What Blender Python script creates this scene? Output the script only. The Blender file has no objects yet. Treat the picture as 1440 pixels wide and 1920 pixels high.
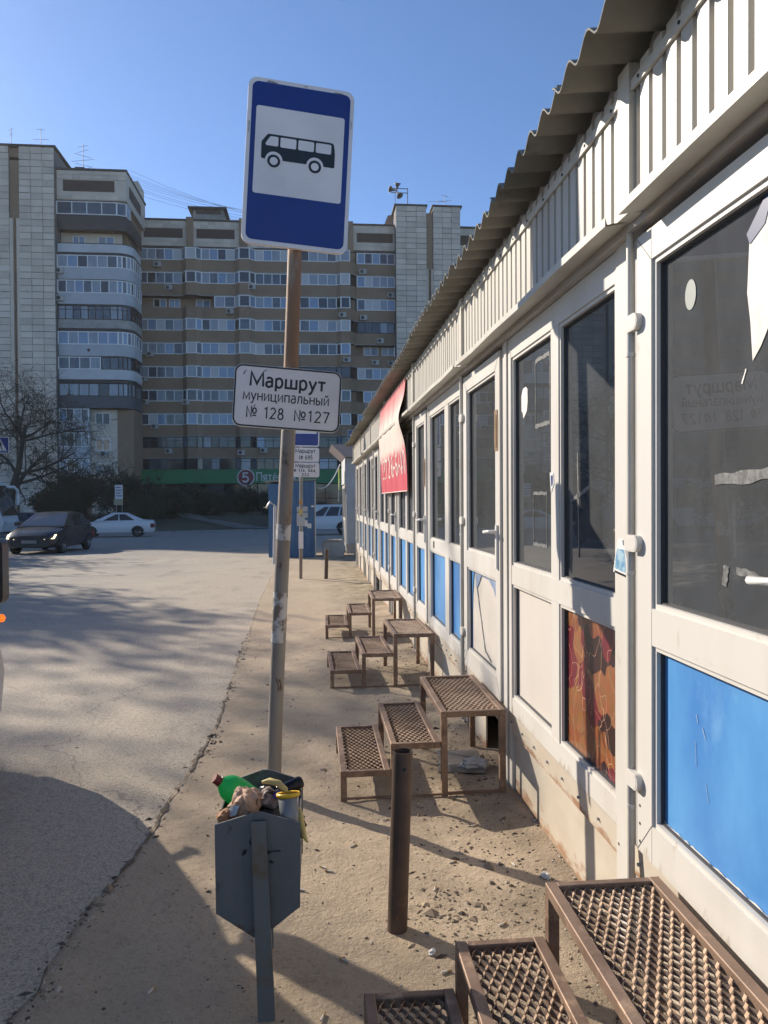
import bpy, math, random
from mathutils import Vector, Matrix, noise as mnoise
from math import sin, cos, pi, radians, sqrt, atan2

scene = bpy.context.scene
COL = scene.collection

# ------------------------------------------------------------ camera, sky, sun, exposure
cam_data = bpy.data.cameras.new('camera')
cam = bpy.data.objects.new('camera', cam_data)
COL.objects.link(cam)
cam_data.sensor_fit = 'VERTICAL'
cam_data.sensor_height = 36.0
cam_data.lens = 36.0 * 1443.0 / 1920.0
cam_data.clip_start = 0.05
cam_data.clip_end = 1500
cam.matrix_world = (Matrix.Translation((0, 0, 1.65)) @ Matrix.Rotation(radians(-5.3), 4, 'Z')
                    @ Matrix.Rotation(radians(90 - 0.87), 4, 'X') @ Matrix.Rotation(radians(-0.35), 4, 'Z'))
scene.camera = cam

SUN_EL, SUN_AZ = radians(25.5), radians(45.4)          # azimuth measured from +Y towards -X
SUN_DIR = Vector((-sin(SUN_AZ) * cos(SUN_EL), cos(SUN_AZ) * cos(SUN_EL), sin(SUN_EL)))
world = bpy.data.worlds.new('World')
scene.world = world
world.use_nodes = True
wn = world.node_tree.nodes
bg = wn['Background']
sky = wn.new('ShaderNodeTexSky')
sky.sky_type = 'NISHITA'
sky.sun_disc = False
sky.sun_elevation = SUN_EL
sky.sun_rotation = -SUN_AZ
sky.altitude = 100
sky.air_density = 0.8
sky.dust_density = 0.35
sky.ozone_density = 5.5
world.node_tree.links.new(sky.outputs[0], bg.inputs[0])
bg.inputs[1].default_value = 0.13
sd = bpy.data.lights.new('sun', 'SUN')
sd.energy = 5.0
sd.angle = radians(0.5)
sd.color = (1.0, 0.90, 0.765)
so = bpy.data.objects.new('sun', sd)
so.rotation_euler = (-SUN_DIR).to_track_quat('-Z', 'Y').to_euler()
so.location = (0, 0, 60)
COL.objects.link(so)
scene.view_settings.view_transform = 'Standard'
scene.view_settings.look = 'None'
scene.view_settings.exposure = 0.5
scene.view_settings.gamma = 1
scene.view_settings.use_curve_mapping = False
scene.cycles.use_denoising = True
scene.cycles.max_bounces = 8
scene.cycles.transparent_max_bounces = 16

rnd = random.Random(7)
def R(a, b): return rnd.uniform(a, b)

# ------------------------------------------------------------ materials
MATS = {}
def mat(name, col, rough=0.6, metal=0.0, col2=None, vscale=2.0, vlo=0.4, vhi=0.7, bump=0.0, bscale=60.0, spec=0.5,
        col3=None, s3=8.0, lo3=0.55, hi3=0.65, stretch=None, emit=0.0, rnd_val=0.0, grain=0.0, gscale=200.0, bdist=0.01):
    if name in MATS: return MATS[name]
    m = bpy.data.materials.new(name)
    m.use_nodes = True
    nt = m.node_tree; N = nt.nodes; L = nt.links
    b = N['Principled BSDF']
    b.inputs['Roughness'].default_value = rough
    b.inputs['Metallic'].default_value = metal
    b.inputs['Specular IOR Level'].default_value = spec
    geo = N.new('ShaderNodeNewGeometry')
    vec = geo.outputs['Position']
    if stretch:
        mp = N.new('ShaderNodeMapping'); mp.inputs['Scale'].default_value = stretch
        L.new(vec, mp.inputs[0]); vec = mp.outputs[0]
    def nz(scale, detail=5, rg=0.6, v=vec):
        n = N.new('ShaderNodeTexNoise'); n.inputs['Scale'].default_value = scale
        n.inputs['Detail'].default_value = detail; n.inputs['Roughness'].default_value = rg
        L.new(v, n.inputs['Vector']); return n.outputs['Fac']
    def ramp(f, lo, hi):
        r = N.new('ShaderNodeMapRange'); r.inputs[1].default_value = lo; r.inputs[2].default_value = hi
        L.new(f, r.inputs[0]); return r.outputs[0]
    def mix(f, a, c):
        x = N.new('ShaderNodeMix'); x.data_type = 'RGBA'
        if isinstance(f, float): x.inputs[0].default_value = f
        else: L.new(f, x.inputs[0])
        for i, q in ((6, a), (7, c)):
            if isinstance(q, tuple): x.inputs[i].default_value = (*q, 1)
            else: L.new(q, x.inputs[i])
        return x.outputs[2]
    out = tuple(col)
    if col2: out = mix(ramp(nz(vscale), vlo, vhi), out, tuple(col2))
    if col3: out = mix(ramp(nz(s3, 8, 0.7), lo3, hi3), out, tuple(col3))
    if grain or rnd_val:
        h = N.new('ShaderNodeHueSaturation')
        if isinstance(out, tuple): h.inputs['Color'].default_value = (*out, 1)
        else: L.new(out, h.inputs['Color'])
        if rnd_val:
            oi = N.new('ShaderNodeObjectInfo'); r = N.new('ShaderNodeMapRange')
            r.inputs[3].default_value = 1 - rnd_val; r.inputs[4].default_value = 1 + rnd_val
            L.new(oi.outputs['Random'], r.inputs[0]); L.new(r.outputs[0], h.inputs['Value'])
        else:
            r = N.new('ShaderNodeMapRange'); r.inputs[1].default_value = 0.25; r.inputs[2].default_value = 0.75
            r.inputs[3].default_value = 1 - grain; r.inputs[4].default_value = 1 + grain
            L.new(nz(gscale, 3, 0.8, geo.outputs['Position']), r.inputs[0]); L.new(r.outputs[0], h.inputs['Value'])
        out = h.outputs[0]
    if isinstance(out, tuple): b.inputs['Base Color'].default_value = (*out, 1)
    else: L.new(out, b.inputs['Base Color'])
    if bump:
        bp = N.new('ShaderNodeBump'); bp.inputs['Strength'].default_value = bump; bp.inputs['Distance'].default_value = bdist
        L.new(nz(bscale, 6, 0.65), bp.inputs['Height']); L.new(bp.outputs[0], b.inputs['Normal'])
    if emit:
        b.inputs['Emission Color'].default_value = (*col, 1); b.inputs['Emission Strength'].default_value = emit
    MATS[name] = m
    return m

def glass(name, tint, trans, dust, dust_col=(0.5, 0.5, 0.5), rough=0.02, ior=1.45, dscale=3.0):
    """a pane one can see through: tinted clear glass, a reflection that grows at grazing angles, patchy dust"""
    m = bpy.data.materials.new(name); m.use_nodes = True
    nt = m.node_tree; N = nt.nodes; L = nt.links
    N.remove(N['Principled BSDF'])
    tr = N.new('ShaderNodeBsdfTransparent'); tr.inputs[0].default_value = tuple(t * trans for t in tint) + (1,)
    gl = N.new('ShaderNodeBsdfGlossy'); gl.inputs['Roughness'].default_value = rough; gl.inputs[0].default_value = (1, 1, 1, 1)
    df = N.new('ShaderNodeBsdfDiffuse'); df.inputs[0].default_value = (*dust_col, 1)
    fr = N.new('ShaderNodeFresnel'); fr.inputs[0].default_value = ior
    geo = N.new('ShaderNodeNewGeometry')
    mp = N.new('ShaderNodeMapping'); mp.inputs['Scale'].default_value = (1, 1.5, 0.8); L.new(geo.outputs['Position'], mp.inputs[0])
    n = N.new('ShaderNodeTexNoise'); n.inputs['Scale'].default_value = dscale; n.inputs['Detail'].default_value = 10; n.inputs['Roughness'].default_value = 0.78
    L.new(mp.outputs[0], n.inputs['Vector'])
    r = N.new('ShaderNodeMapRange'); r.inputs[1].default_value = 0.3; r.inputs[2].default_value = 0.8
    r.inputs[3].default_value = dust * 0.75; r.inputs[4].default_value = dust * 1.35
    L.new(n.outputs['Fac'], r.inputs[0])
    m1 = N.new('ShaderNodeMixShader'); L.new(r.outputs[0], m1.inputs[0]); L.new(tr.outputs[0], m1.inputs[1]); L.new(df.outputs[0], m1.inputs[2])
    m2 = N.new('ShaderNodeMixShader'); L.new(fr.outputs[0], m2.inputs[0]); L.new(m1.outputs[0], m2.inputs[1]); L.new(gl.outputs[0], m2.inputs[2])
    L.new(m2.outputs[0], N['Material Output'].inputs[0])
    MATS[name] = m
    return m

white_pvc = mat('white_pvc', (0.61, 0.58, 0.53), 0.45, col2=(0.52, 0.48, 0.42), vscale=1.6, vlo=0.45, vhi=0.75, col3=(0.34, 0.28, 0.20), s3=6, lo3=0.62, hi3=0.78, stretch=(1, 1.5, 0.4))
cream_panel = mat('cream_panel', (0.62, 0.57, 0.51), 0.4, col2=(0.54, 0.49, 0.43), vscale=2, col3=(0.45, 0.4, 0.33), s3=14, lo3=0.68, hi3=0.8, stretch=(1, 1, 0.3))
skirt_m = mat('skirt_sheet', (0.56, 0.50, 0.41), 0.5, col2=(0.47, 0.40, 0.31), vscale=2.5, col3=(0.30, 0.14, 0.06), s3=4.5, lo3=0.64, hi3=0.74, stretch=(1, 0.8, 1.6), bump=0.1, bscale=6)
fascia_m = mat('fascia_sheet', (0.52, 0.49, 0.43), 0.45, col2=(0.44, 0.41, 0.36), vscale=1.5, stretch=(1, 3, 0.4), col3=(0.4, 0.36, 0.3), s3=9, lo3=0.66, hi3=0.8)
trim_m = mat('white_trim', (0.57, 0.54, 0.47), 0.45, col2=(0.47, 0.43, 0.37), vscale=4, col3=(0.4, 0.28, 0.18), s3=9, lo3=0.68, hi3=0.78)
grey_metal = mat('grey_metal', (0.42, 0.41, 0.39), 0.5, col2=(0.33, 0.32, 0.3), vscale=4)
dark_gap = mat('dark_gap', (0.03, 0.03, 0.03), 0.9)
room_m = mat('dark_room', (0.10, 0.10, 0.095), 0.9, col2=(0.06, 0.06, 0.06), vscale=1)
blue_film = mat('blue_film', (0.10, 0.31, 0.62), 0.35, col2=(0.055, 0.21, 0.52), vscale=1.7, vlo=0.42, vhi=0.62, col3=(0.16, 0.36, 0.62), s3=3.5, lo3=0.55, hi3=0.75, stretch=(1, 1, 0.6))
slate_m = mat('slate', (0.23, 0.22, 0.19), 0.85, col2=(0.15, 0.145, 0.12), vscale=3, col3=(0.10, 0.10, 0.07), s3=5, lo3=0.55, hi3=0.7, bump=0.2, bscale=80, stretch=(0.6, 1, 1))
rust_steel = mat('rusty_steel', (0.25, 0.165, 0.115), 0.6, 0.3, col2=(0.14, 0.085, 0.058), vscale=7, col3=(0.40, 0.27, 0.18), s3=11, lo3=0.53, hi3=0.66, bump=0.15, bscale=120)
worn_steel = mat('worn_steel', (0.32, 0.225, 0.155), 0.55, 0.4, col2=(0.19, 0.12, 0.08), vscale=7, col3=(0.36, 0.26, 0.18), s3=22, lo3=0.55, hi3=0.66, bump=0.1, bscale=150)
pole_m = mat('pole_paint', (0.27, 0.25, 0.22), 0.6, 0.1, col2=(0.22, 0.15, 0.10), vscale=2.0, vlo=0.45, vhi=0.62, col3=(0.10, 0.06, 0.04), s3=16, lo3=0.6, hi3=0.66, stretch=(1, 1, 0.35), bump=0.1, bscale=60)
tube_m = mat('brown_tube', (0.105, 0.066, 0.048), 0.6, 0.2, col2=(0.06, 0.042, 0.035), vscale=7, col3=(0.20, 0.10, 0.05), s3=10, lo3=.58, hi3=.7, bump=0.1, bscale=90)
bin_m = mat('bin_paint', (0.155, 0.162, 0.165), 0.5, 0.1, col2=(0.115, 0.12, 0.12), vscale=5, col3=(0.045, 0.045, 0.045), s3=16, lo3=0.6, hi3=0.7, stretch=(1, 1, .5), bump=0.35, bscale=9, bdist=.012)
bin_post = mat('bin_post_paint', (0.15, 0.155, 0.15), 0.5, 0.1, col2=(0.15, 0.095, 0.045), vscale=5, vlo=0.52, vhi=0.66)
sign_white = mat('sign_white', (0.76, 0.70, 0.67), 0.35, col2=(0.64, 0.60, 0.58), vscale=3, col3=(0.4, 0.37, 0.35), s3=12, lo3=0.72, hi3=0.8)
sign_blue = mat('sign_blue', (0.010, 0.030, 0.19), 0.3, col2=(0.008, 0.024, 0.155), vscale=3)
sign_black = mat('sign_black', (0.012, 0.012, 0.012), 0.4)
sign_back = mat('sign_back', (0.4, 0.4, 0.4), 0.5, 0.6)

def wear(m, col, bands, scale=9.0, stretch=(1, 1, 1), thr=.5):
    """rust or dirt that gathers in given height bands of an object; bands: (z centre, half height, strength)"""
    nt = m.node_tree; N = nt.nodes; L = nt.links; b = N['Principled BSDF']; inp = b.inputs['Base Color']
    geo = N.new('ShaderNodeNewGeometry'); sp = N.new('ShaderNodeSeparateXYZ'); L.new(geo.outputs['Position'], sp.inputs[0])
    mp = N.new('ShaderNodeMapping'); mp.inputs['Scale'].default_value = stretch; L.new(geo.outputs['Position'], mp.inputs[0])
    n = N.new('ShaderNodeTexNoise'); n.inputs['Scale'].default_value = scale; n.inputs['Detail'].default_value = 8; n.inputs['Roughness'].default_value = .7; L.new(mp.outputs[0], n.inputs['Vector'])
    tot = None
    for zc, hh, k in bands:
        s_ = N.new('ShaderNodeMath'); s_.operation = 'SUBTRACT'; L.new(sp.outputs[2], s_.inputs[0]); s_.inputs[1].default_value = zc
        a_ = N.new('ShaderNodeMath'); a_.operation = 'ABSOLUTE'; L.new(s_.outputs[0], a_.inputs[0])
        r = N.new('ShaderNodeMapRange'); r.inputs[1].default_value = 0; r.inputs[2].default_value = hh; r.inputs[3].default_value = k; r.inputs[4].default_value = 0; L.new(a_.outputs[0], r.inputs[0])
        if tot is None: tot = r.outputs[0]
        else:
            q = N.new('ShaderNodeMath'); q.operation = 'MAXIMUM'; L.new(tot, q.inputs[0]); L.new(r.outputs[0], q.inputs[1]); tot = q.outputs[0]
    ad = N.new('ShaderNodeMath'); ad.operation = 'ADD'; L.new(n.outputs['Fac'], ad.inputs[0]); L.new(tot, ad.inputs[1])
    r = N.new('ShaderNodeMapRange'); r.inputs[1].default_value = thr + .3; r.inputs[2].default_value = thr + .42; r.inputs[4].default_value = .85; L.new(ad.outputs[0], r.inputs[0])
    x = N.new('ShaderNodeMix'); x.data_type = 'RGBA'; L.new(r.outputs[0], x.inputs[0]); x.inputs[7].default_value = (*col, 1)
    if inp.is_linked: L.new(inp.links[0].from_socket, x.inputs[6])
    else: x.inputs[6].default_value = inp.default_value[:]
    L.new(x.outputs[2], inp)
wear(skirt_m, (0.30, 0.15, 0.07), ((.345, .06, .32), (.0, .16, .40)), 7, (1, .7, 2.2), .42)
wear(white_pvc, (0.36, 0.30, 0.22), ((.46, .10, .26), (1.19, .03, .16), (2.55, .05, .2)), 11, (1, 1.4, .5), .46)
wear(blue_film, (0.30, 0.28, 0.24), ((.56, .09, .30), (1.18, .03, .2)), 12, (1, 1.2, .6), .45)
wear(bin_m, (0.10, 0.055, 0.035), ((.26, .12, .38), (.66, .05, .25)), 14, (1, 1, 1), .46)
# ------------------------------------------------------------ mesh builder
WM = {}
class MB:
    def __init__(s): s.v = []; s.f = []; s.m = []; s.s = []
    def add(s, vs, fs, m=0, smooth=False):
        o = len(s.v); s.v += [tuple(p) for p in vs]
        for f in fs: s.f.append(tuple(o + i for i in f)); s.m.append(m); s.s.append(smooth)
    def box(s, x0, y0, z0, x1, y1, z1, m=0):
        x0, x1 = sorted((x0, x1)); y0, y1 = sorted((y0, y1)); z0, z1 = sorted((z0, z1))
        s.add([(x0, y0, z0), (x1, y0, z0), (x1, y1, z0), (x0, y1, z0), (x0, y0, z1), (x1, y0, z1), (x1, y1, z1), (x0, y1, z1)],
              [(3, 2, 1, 0), (4, 5, 6, 7), (0, 1, 5, 4), (1, 2, 6, 5), (2, 3, 7, 6), (3, 0, 4, 7)], m)
    def bar(s, a, b, w, h, m=0, up=(0, 0, 1)):
        """rectangular bar from a to b, w across and h along up"""
        a = Vector(a); b = Vector(b); d = (b - a).normalized(); u = Vector(up)
        sd_ = d.cross(u)
        if sd_.length < 1e-4: sd_ = d.cross(Vector((0, 1, 0)))
        sd_.normalize(); u = sd_.cross(d).normalized()
        p = []
        for q in (a, b):
            for i, j in ((-1, -1), (1, -1), (1, 1), (-1, 1)): p.append(q + sd_ * (w / 2 * i) + u * (h / 2 * j))
        s.add(p, [(3, 2, 1, 0), (4, 5, 6, 7), (0, 1, 5, 4), (1, 2, 6, 5), (2, 3, 7, 6), (3, 0, 4, 7)], m)
    def prism(s, pts, ext, m=0, smooth=False):
        """polygon pts (3d, any winding) extruded by ext"""
        n = len(pts); e = Vector(ext); P = [Vector(p) for p in pts]
        nrm = Vector((0, 0, 0))
        for i in range(n): nrm += P[i].cross(P[(i + 1) % n])
        if nrm.dot(e) > 0: P.reverse()
        Q = [p + e for p in P]
        s.add(P + Q, [tuple(range(n)), tuple(range(2 * n - 1, n - 1, -1))], m)
        s.add(P + Q, [(i, n + i, n + (i + 1) % n, (i + 1) % n) for i in range(n)], m, smooth)
    def tube(s, path, r, n=8, m=0, caps=True, smooth=True):
        path = [Vector(p) for p in path]; k = len(path)
        rs = r if isinstance(r, (list, tuple)) else [r] * k
        vs = []; ref = None
        for i, p in enumerate(path):
            d = (path[min(i + 1, k - 1)] - path[max(i - 1, 0)])
            if d.length < 1e-9: d = Vector((0, 0, 1))
            d.normalize()
            if ref is None: ref = Vector((1, 0, 0)) if abs(d.x) < 0.8 else Vector((0, 1, 0))
            a = d.cross(ref)
            if a.length < 1e-6: a = d.cross(Vector((0, 1, 0.3)))
            a.normalize(); b = d.cross(a); ref = b.cross(d) * -1 if False else ref
            for j in range(n):
                t = 2 * pi * j / n
                vs.append(p + a * (cos(t) * rs[i]) + b * (sin(t) * rs[i]))
        fs = [(i * n + j, (i + 1) * n + j, (i + 1) * n + (j + 1) % n, i * n + (j + 1) % n) for i in range(k - 1) for j in range(n)]
        fs = [tuple(reversed(f)) for f in fs]
        s.add(vs, fs, m, smooth)
        if caps:
            s.add(vs[:n], [tuple(range(n))], m); s.add(vs[-n:], [tuple(range(n - 1, -1, -1))], m)
    def lathe(s, prof, M4, n=16, m=0, smooth=True):
        """profile (r, z) spun about local z, placed by matrix"""
        vs = [M4 @ Vector((r * cos(2 * pi * j / n), r * sin(2 * pi * j / n), z)) for r, z in prof for j in range(n)]
        fs = [(i * n + j, i * n + (j + 1) % n, (i + 1) * n + (j + 1) % n, (i + 1) * n + j) for i in range(len(prof) - 1) for j in range(n)]
        s.add(vs, fs, m, smooth)
    def build(s, name, mats, parent=None, world_coords=True, sharp=None):
        me = bpy.data.meshes.new(name)
        me.from_pydata(s.v, [], s.f)
        if not isinstance(mats, (list, tuple)): mats = [mats]
        for m in mats: me.materials.append(m)
        me.polygons.foreach_set('material_index', s.m)
        me.polygons.foreach_set('use_smooth', s.s)
        me.update()
        if sharp: me.set_sharp_from_angle(angle=radians(sharp))
        return link(name, me, parent, world_coords)

def link(name, me, parent=None, world_coords=True):
    o = bpy.data.objects.new(name, me); COL.objects.link(o)
    if parent is not None:
        o.parent = parent
        if world_coords: o.matrix_parent_inverse = WM.get(parent.name, Matrix()).inverted()
    WM[o.name] = Matrix() if world_coords else WM.get(parent.name, Matrix()) if parent else Matrix()
    return o

def tag(o, label=None, cat=None, group=None, kind=None):
    if label: o['label'] = label
    if cat: o['category'] = cat
    if group: o['group'] = group
    if kind: o['kind'] = kind
    return o

def thing(name, label, cat, loc=(0, 0, 0), rz=0.0, group=None):
    o = bpy.data.objects.new(name, None); COL.objects.link(o)
    o.empty_display_size = 0.1
    o.location = loc; o.rotation_euler = (0, 0, rz)
    WM[o.name] = Matrix.Translation(loc) @ Matrix.Rotation(rz, 4, 'Z')
    return tag(o, label, cat, group)

KIDS = None
def copy_tree(o, parent=None):
    c = o.copy(); COL.objects.link(c)
    if parent is not None: c.parent = parent
    for ch in [q for q in COL.objects if q.parent == o]: copy_tree(ch, c)
    return c

def ground_z(x, y):
    t = max(0.0, y - 14.0)
    return -0.0145 * (t - 3.0 * (1 - math.exp(-t / 3.0)))

# ------------------------------------------------------------ stroke lettering
def arc(cx, cy, rx, ry, a0, a1, n=10):
    return [(cx + rx * cos(radians(a0 + (a1 - a0) * i / n)), cy + ry * sin(radians(a0 + (a1 - a0) * i / n))) for i in range(n + 1)]
BOWL = [(.06, .56)] + arc(.27, .35, .23, .35, 140, -140, 12) + [(.06, .14)]
GL = {
 'М': (.95, [[(.04, 0), (.08, 1), (.475, .18), (.87, 1), (.91, 0)]]),
 'а': (.54, [[(.08, .6)] + arc(.25, .5, .2, .2, 110, 0, 6) + [(.45, 0)], [(.45, .41), (.22, .40), (.09, .34), (.04, .2), (.09, .06), (.2, 0), (.34, .03), (.45, .13)]]),
 'р': (.56, [[(.06, -.28), (.06, .7)], BOWL]),
 'ш': (.88, [[(.06, .7), (.06, .035), (.8, .035), (.8, .7)], [(.43, .7), (.43, .07)]]),
 'у': (.52, [[(.02, .7), (.27, .06)], [(.5, .7), (.26, .02), (.18, -.18), (.1, -.27), (0, -.27)]]),
 'т': (.52, [[(.0, .665), (.52, .665)], [(.26, .63), (.26, 0)]]),
 'м': (.7, [[(.04, 0), (.08, .7), (.35, .12), (.62, .7), (.66, 0)]]),
 'н': (.56, [[(.06, 0), (.06, .7)], [(.1, .37), (.46, .37)], [(.5, 0), (.5, .7)]]),
 'и': (.56, [[(.06, .7), (.06, .03), (.49, .67), (.49, 0)]]),
 'й': (.56, [[(.06, .7), (.06, .03), (.49, .67), (.49, 0)], [(.14, .97), (.2, .86), (.35, .86), (.41, .97)]]),
 'ц': (.62, [[(.06, .7), (.06, .035), (.6, .035), (.6, -.18)], [(.49, .7), (.49, .07)]]),
 'п': (.56, [[(.06, 0), (.06, .665), (.49, .665), (.49, 0)]]),
 'л': (.54, [[(.0, .02), (.07, .04), (.12, .3), (.15, .665), (.47, .665), (.47, 0)]]),
 'ь': (.5, [[(.06, .7), (.06, .035), (.3, .035), (.42, .1), (.45, .21), (.42, .33), (.3, .4), (.1, .4)]]),
 'ы': (.7, [[(.06, .7), (.06, .035), (.26, .035), (.38, .1), (.41, .21), (.38, .33), (.26, .4), (.1, .4)], [(.62, .7), (.62, 0)]]),
 'о': (.58, [arc(.29, .35, .24, .33, 90, 450, 18)]),
 'ё': (.56, [[(.06, .37), (.5, .37)] + arc(.28, .35, .22, .33, 10, 310, 14), [(.15, .9), (.22, .9)], [(.34, .9), (.41, .9)]]),
 'я': (.54, [[(.46, 0), (.46, .665), (.2, .665), (.09, .6), (.06, .5), (.1, .38), (.2, .33), (.42, .33)], [(.26, .3), (.04, 0)]]),
 'ч': (.52, [[(.06, .7), (.06, .42), (.14, .32), (.42, .34)], [(.46, .7), (.46, 0)]]),
 'к': (.5, [[(.06, 0), (.06, .7)], [(.47, .7), (.12, .36), (.48, 0)]]),
 'П': (.75, [[(.06, 0), (.06, .96), (.68, .96), (.68, 0)]]),
 '№': (1.05, [[(.06, 0), (.06, .96), (.5, .04), (.5, 1)], arc(.8, .62, .17, .24, 90, 450, 16), [(.62, .2), (.98, .2)]]),
 '0': (.62, [arc(.31, .5, .24, .47, 90, 450, 20)]),
 '1': (.5, [[(.1, .8), (.3, .97), (.3, 0)]]),
 '2': (.62, [arc(.3, .72, .22, .25, 160, -30, 8) + [(.06, .035), (.56, .035)]]),
 '3': (.6, [arc(.28, .73, .2, .23, 150, -80, 8), arc(.28, .26, .24, .25, 80, -150, 9)]),
 '4': (.64, [[(.44, 0), (.44, .96), (.04, .28), (.6, .28)]]),
 '5': (.6, [[(.52, .96), (.12, .96), (.1, .55)] + arc(.27, .32, .25, .29, 115, -150, 10)]),
 '6': (.62, [[(.5, .92), (.32, .96), (.16, .82), (.08, .55)] + arc(.31, .3, .23, .27, 170, -190, 14)]),
 '7': (.58, [[(.04, .96), (.54, .96), (.2, 0)]]),
 '8': (.62, [arc(.31, .74, .19, .22, 90, 450, 16), arc(.31, .26, .24, .25, 90, 450, 16)]),
 '9': (.62, [arc(.31, .68, .23, .27, -10, 350, 14) + [(.5, .4), (.42, .12), (.28, .03), (.12, .06)]]),
 ',': (.25, [[(.14, .1), (.06, -.14)]]), '-': (.4, [[(.05, .4), (.35, .4)]]),
 '(': (.35, [arc(.38, .45, .26, .68, 125, 235, 8)]), ')': (.35, [arc(-.03, .45, .26, .68, 55, -55, 8)]), ' ': (.4, [])}
def text(mb, s, x0, y0, cap, width, stroke, place, m=0, depth=0.0006, gap=.12):
    """lettering as raised strokes; place(u, v, d) maps plane coords and height above the plane to a point"""
    adv = [GL[c][0] + gap for c in s]; tot = sum(adv) - gap
    sx = width / tot; x = 0; q = 0
    for c, a in zip(s, adv):
        for pl in GL[c][1]:
            P = [Vector((x0 + (x + px) * sx, y0 + py * cap)) for px, py in pl]
            n = len(P); closed = (P[0] - P[-1]).length < 1e-5
            Lp, Rp = [], []
            for i in range(n):
                a_ = P[i - 1] if i > 0 else (P[-2] if closed else None)
                b_ = P[i + 1] if i < n - 1 else (P[1] if closed else None)
                d1 = (P[i] - a_).normalized() if a_ is not None else None
                d2 = (b_ - P[i]).normalized() if b_ is not None else None
                if d1 is None: d1 = d2
                if d2 is None: d2 = d1
                n1 = Vector((-d1.y, d1.x)); n2 = Vector((-d2.y, d2.x)); mt = n1 + n2
                if mt.length < 1e-4: mt = n1
                mt.normalize(); k = min(1 / max(mt.dot(n1), 0.3), 2.2)
                Lp.append(P[i] + mt * (stroke / 2 * k)); Rp.append(P[i] - mt * (stroke / 2 * k))
            d = depth + 0.00015 * (q % 3); q += 1
            vs = [place(p.x, p.y, d) for p in Lp] + [place(p.x, p.y, d) for p in Rp]
            mb.add(vs, [(n + i, n + i + 1, i + 1, i) for i in range(n - 1)], m)
        x += a
def rrect(u0, v0, u1, v1, r, n=6):
    P = []
    for cx, cy, a in ((u1 - r, v1 - r, 0), (u0 + r, v1 - r, 90), (u0 + r, v0 + r, 180), (u1 - r, v0 + r, 270)):
        P += arc(cx, cy, r, r, a, a + 90, n)
    return P

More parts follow.
